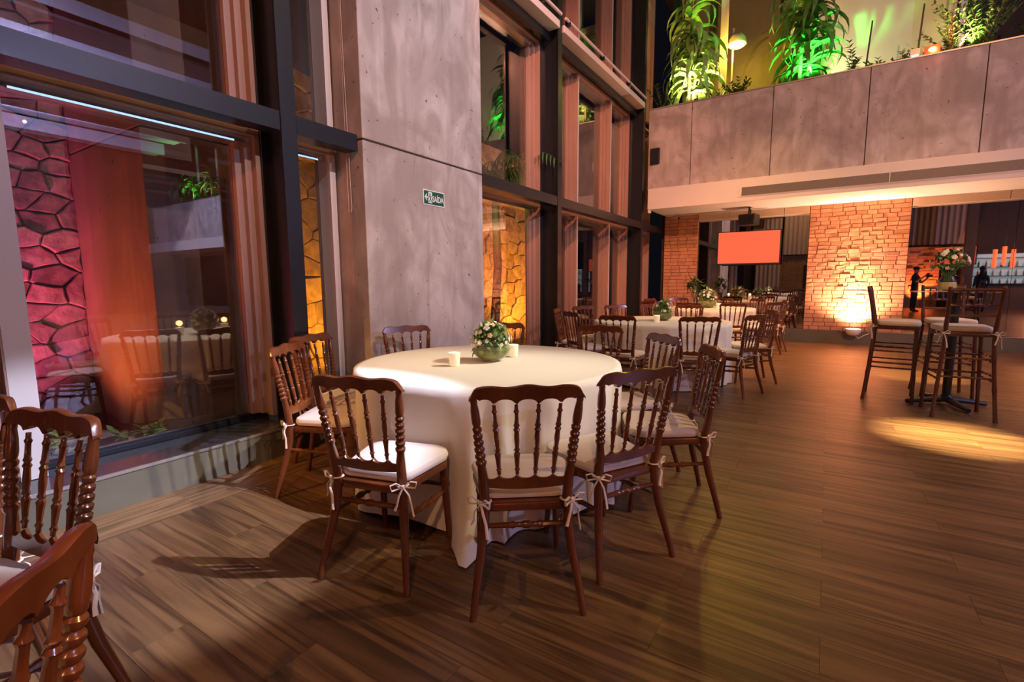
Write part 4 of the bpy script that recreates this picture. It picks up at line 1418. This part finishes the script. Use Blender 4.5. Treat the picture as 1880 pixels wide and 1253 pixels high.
def curtain(x0, x1, y_, z0, z1, label):
    mb = MB()
    n = int((x1 - x0) / .035)
    vs, fs = [], []
    for i in range(n + 1):
        x = x0 + (x1 - x0) * i / n
        d = .035 * math.sin(i * 1.05) + .012 * math.sin(i * .37)
        vs += [(x, y_ + d, z0), (x, y_ + d, z1), (x, y_ + d - .01, z1), (x, y_ + d - .01, z0)]
    for i in range(n):
        for k in range(4):
            a, b_ = i * 4 + k, i * 4 + (k + 1) % 4
            fs.append((a, b_, b_ + 4, a + 4))
    mb.add(vs, fs)
    tag(mb.build('curtain', 'curtain', None, True), label, 'curtain', 'grey curtains on the back wall')
curtain(-3.4, -2.2, -5.75, 0, 4.6, 'tall pale curtain behind the viewer near the facade')
curtain(-2.1, 2.6, -5.75, 2.65, 5, 'grey curtain above the wood panelling')
curtain(2.6, 5.2, -5.75, 2.9, 5.4, 'grey curtain above the red-lit stone pier')
def back_brick():
    e = empty('stone_pier', (3.6, -5.6, 0), 0, 'rough red-lit brick pier on the back wall', 'pier')
    rg = random.Random(9)
    MB().box(-.7, .7, -.2, .2, 0, 2.8).build('core', 'mortar', e)
    for j in range(20):
        x = -.7
        while x < .69:
            L = min(rg.uniform(.2, .45), .7 - x)
            MB().box(-L / 2 + .006, L / 2 - .006, -.02, rg.uniform(.02, .07), -.064, .064).build('brick', 'brick', e, False, (x + L / 2, .2, .07 + j * .14))
            x += L
back_brick()
spot('back_pier_washer', (3.6, -4.9, .2), (3.6, -5.5, 1.8), 800, (1, .30, .10), 100, .8, .05)
rs = empty('red_screen', (4.75, -5.2, 2.35), R(18), 'orange-red lit screen on the back wall', 'screen')
MB().box(-.75, .75, -.05, .03, -.42, .42).build('housing', 'black', rs)
MB().box(-.71, .71, .03, .036, -.38, .38).build('display', 'screen', rs)
dp = empty('dark_post', (5.05, -4.2, 0), 0, 'dark timber post left of the bar', 'post')
MB().box(-.17, .17, -.17, .17, 0, 8.5).build('shaft', 'table_wood', dp)
MB().box(-.2, .2, -.2, .2, 0, .1).build('base', 'table_wood', dp)
# bar
bc = empty('bar_counter', (7.2, -4.2, 0), 0, 'dark bar counter behind the viewer', 'bar')
MB().box(-1.7, 1.7, -.3, .3, 0, 1.06).build('body', 'table_wood', bc)
MB().box(-1.75, 1.75, -.36, .36, 1.06, 1.10).build('counter_top', 'black', bc)
sh = empty('bar_shelf', (7.2, -5.85, 0), 0, 'backlit bottle shelf behind the bar', 'shelf')
MB().box(-1.7, 1.7, -.12, -.08, .6, 2.4).build('backlight', 'bar_glow', sh)
for z in (.6, 1.0, 1.4, 1.8, 2.2):
    MB().box(-1.75, 1.75, -.08, .16, z, z + .03).build('board', 'black', sh)
bprof = [(.036, 0), (.038, .01), (.038, .17), (.016, .21), (.013, .27), (.015, .28)]
bme = [MB().lathe(bprof, 10).mesh('bottle', m_, True) for m_ in ('bottle_g', 'bottle_a', 'bottle_c')]
names = ['green', 'amber', 'clear']
rg = random.Random(33)
for j, z in enumerate((.63, 1.03, 1.43, 1.83)):
    for k in range(13):
        q = rg.randrange(3)
        o = put('bottle', bme[q], None, (7.2 - 1.5 + k * .25, -5.80, z))
        tag(o, '%s glass bottle on the %s shelf board behind the bar' % (names[q], ['lowest', 'second', 'third', 'top'][j]), 'bottle', '%s bottles on the %s bar shelf board' % (names[q], ['lowest', 'second', 'third', 'top'][j]))
for k in range(9):
    x = 5.75 + k * .33
    e = empty('pendant_lamp', (x, -3.6 - .25 * (k % 3), 1.75 + .12 * (k % 2)), 0, 'red tube pendant lamp over the bar', 'lamp', 'red pendant lamps over the bar')
    MB().lathe([(.07, 0), (.07, .75)], 14, cap=(False, True)).build('shade', 'red_lamp', e, True)
    MB().tube([(0, 0, .75), (0, 0, 4.5)], .006, 5).build('cable', 'black', e)
point('bar_glow_light', (7.2, -3.2, 2.6), 200, (1, .35, .14), .3)

# people, seen only in the far mirror
def person(name, loc, rz, label, joints, edges, mtop, clothing):
    me = bpy.data.meshes.new('body')
    me.from_pydata([j[0] for j in joints], edges, [])
    o = put('body', me, None)
    bm = bmesh.new(); bm.from_mesh(me)
    lay = bm.verts.layers.skin.verify()
    bm.verts.ensure_lookup_table()
    for i, j in enumerate(joints):
        bm.verts[i][lay].radius = j[1] if isinstance(j[1], tuple) else (j[1], j[1])
    bm.verts[0][lay].use_root = True
    bm.to_mesh(me); bm.free()
    o.modifiers.new('skin', 'SKIN').use_smooth_shade = True
    s_ = o.modifiers.new('sub', 'SUBSURF'); s_.levels = 2; s_.render_levels = 2
    bpy.context.view_layer.update()
    dgx = bpy.context.evaluated_depsgraph_get()
    m2 = bpy.data.meshes.new_from_object(o.evaluated_get(dgx))
    bpy.data.objects.remove(o)
    m2.materials.clear()
    for mm in mtop: m2.materials.append(M[mm])
    for p in m2.polygons:
        p.use_smooth = True
        p.material_index = clothing(p.center)
    m2.name = 'person'
    e = put('person', m2, None, loc, (0, 0, rz))
    tag(e, label, 'person')
    return e
def skeleton(arms):
    J = [((0, 0, .98), (.15, .11)), ((0, 0, 1.15), (.145, .10)), ((0, 0, 1.34), (.17, .11)), ((0, 0, 1.46), (.10, .08)), ((0, .01, 1.53), .055), ((0, .02, 1.60), (.07, .085)), ((0, .02, 1.70), (.078, .095)), ((0, .01, 1.77), (.05, .06))]
    E_ = [(0, 1), (1, 2), (2, 3), (3, 4), (4, 5), (5, 6), (6, 7)]
    for s in (-1, 1):
        b = len(J)
        J += [((s * .10, 0, .90), (.09, .10)), ((s * .11, .01, .50), .065), ((s * .115, -.02, .10), .045), ((s * .12, .04, .045), (.045, .04)), ((s * .13, .16, .03), (.04, .028))]
        E_ += [(0, b), (b, b + 1), (b + 1, b + 2), (b + 2, b + 3), (b + 3, b + 4)]
    for a in arms:
        b = len(J)
        J += [(a[0], .06), (a[1], .045), (a[2], .032), (a[3], (.036, .022))]
        E_ += [(3, b), (b, b + 1), (b + 1, b + 2), (b + 2, b + 3)]
        # fingers
        d = (Vector(a[3]) - Vector(a[2])).normalized()
        sd = d.cross(Vector((0, 0, 1)))
        sd = sd.normalized() if sd.length > .1 else Vector((1, 0, 0))
        for k in range(4):
            f0 = Vector(a[3]) + sd * (-.027 + .018 * k)
            n0 = len(J)
            J += [(tuple(f0 + d * .035), .0085), (tuple(f0 + d * (.06 + .008 * (k in (1, 2))) + Vector((0, 0, -.012))), .0075)]
            E_ += [(b + 3, n0), (n0, n0 + 1)]
        n0 = len(J)
        J += [(tuple(Vector(a[2]) + d * .03 + sd * .04), .010), (tuple(Vector(a[3]) + sd * .05 + d * .01), .0085)]
        E_ += [(b + 3, n0), (n0, n0 + 1)]
    return J, E_
J, E_ = skeleton([[(-.20, 0, 1.40), (-.27, .06, 1.14), (-.12, .28, 1.36), (-.07, .35, 1.44)], [(.20, 0, 1.40), (.29, .08, 1.16), (.16, .30, 1.30), (.09, .36, 1.38)]])
def cl1(c):
    if c.z > 1.555: return 1
    if c.y > .13 and c.z > 1.1: return 1
    if c.z < .07: return 2
    return 0
p1 = person('person', (2.95, -.9, 0), R(-60), 'person in dark clothes and a cap filming with a camera, seen in the mirror', J, E_, ['blackcloth', 'skin', 'black'], cl1)
hc = MB().ball((0, .015, 1.735), .105, 14, 8, .95, 1.1, .75)
hc.prism([(-.08, .09), (.08, .09), (.06, .21), (-.06, .21)], 1.72, 1.735, 'Z')
hc.build('cap', 'black', p1, True)
MB().ball((0, .10, 1.63), .012, 8, 6, 1, 1.4, 1.4).build('nose', 'skin', p1, True)
for s in (-1, 1):
    MB().ball((s * .03, .095, 1.665), .009, 8, 6).build('eye', 'black', p1, True)
    MB().ball((s * .08, .01, 1.655), .022, 8, 6, .5, 1, 1.4).build('ear', 'skin', p1, True)
vc = empty('video_camera', (2.95 + .40 * math.sin(R(60)), -.9 + .40 * math.cos(R(60)), 1.44), R(-60), 'black camera held up by the person in the cap', 'camera')
MB().box(-.07, .07, -.04, .04, -.05, .06).build('body', 'black', vc)
MB().tube([(0, .04, 0), (0, .16, 0)], [.04, .045], 14).build('lens', 'black', vc, True)
MB().box(-.02, .02, -.02, .05, .06, .11).build('viewfinder', 'black', vc)
J, E_ = skeleton([[(-.18, 0, 1.38), (-.22, .0, 1.10), (-.14, .16, .98), (-.08, .22, .98)], [(.18, 0, 1.38), (.22, -.02, 1.10), (.22, .06, .85), (.22, .09, .77)]])
def cl2(c):
    if c.z > 1.53: return 1
    if c.z < .86 and abs(c.x) < .2: return 2
    if c.z < 1.0 and (abs(c.x) > .2 or c.y > .14): return 1
    return 0
p2 = person('person', (5.1, -1.9, 0), R(172), 'person with long dark hair, navy jacket and jeans, seen in the mirror', J, E_, ['navy', 'skin', 'jeans'], cl2)
MB().ball((0, -.02, 1.70), .115, 14, 10, .95, 1.0, 1.05).ball((0, -.085, 1.50), .12, 14, 10, 1.0, .55, 1.9).build('hair', 'hair', p2, True)
MB().ball((0, .11, 1.63), .012, 8, 6).build('nose', 'skin', p2, True)
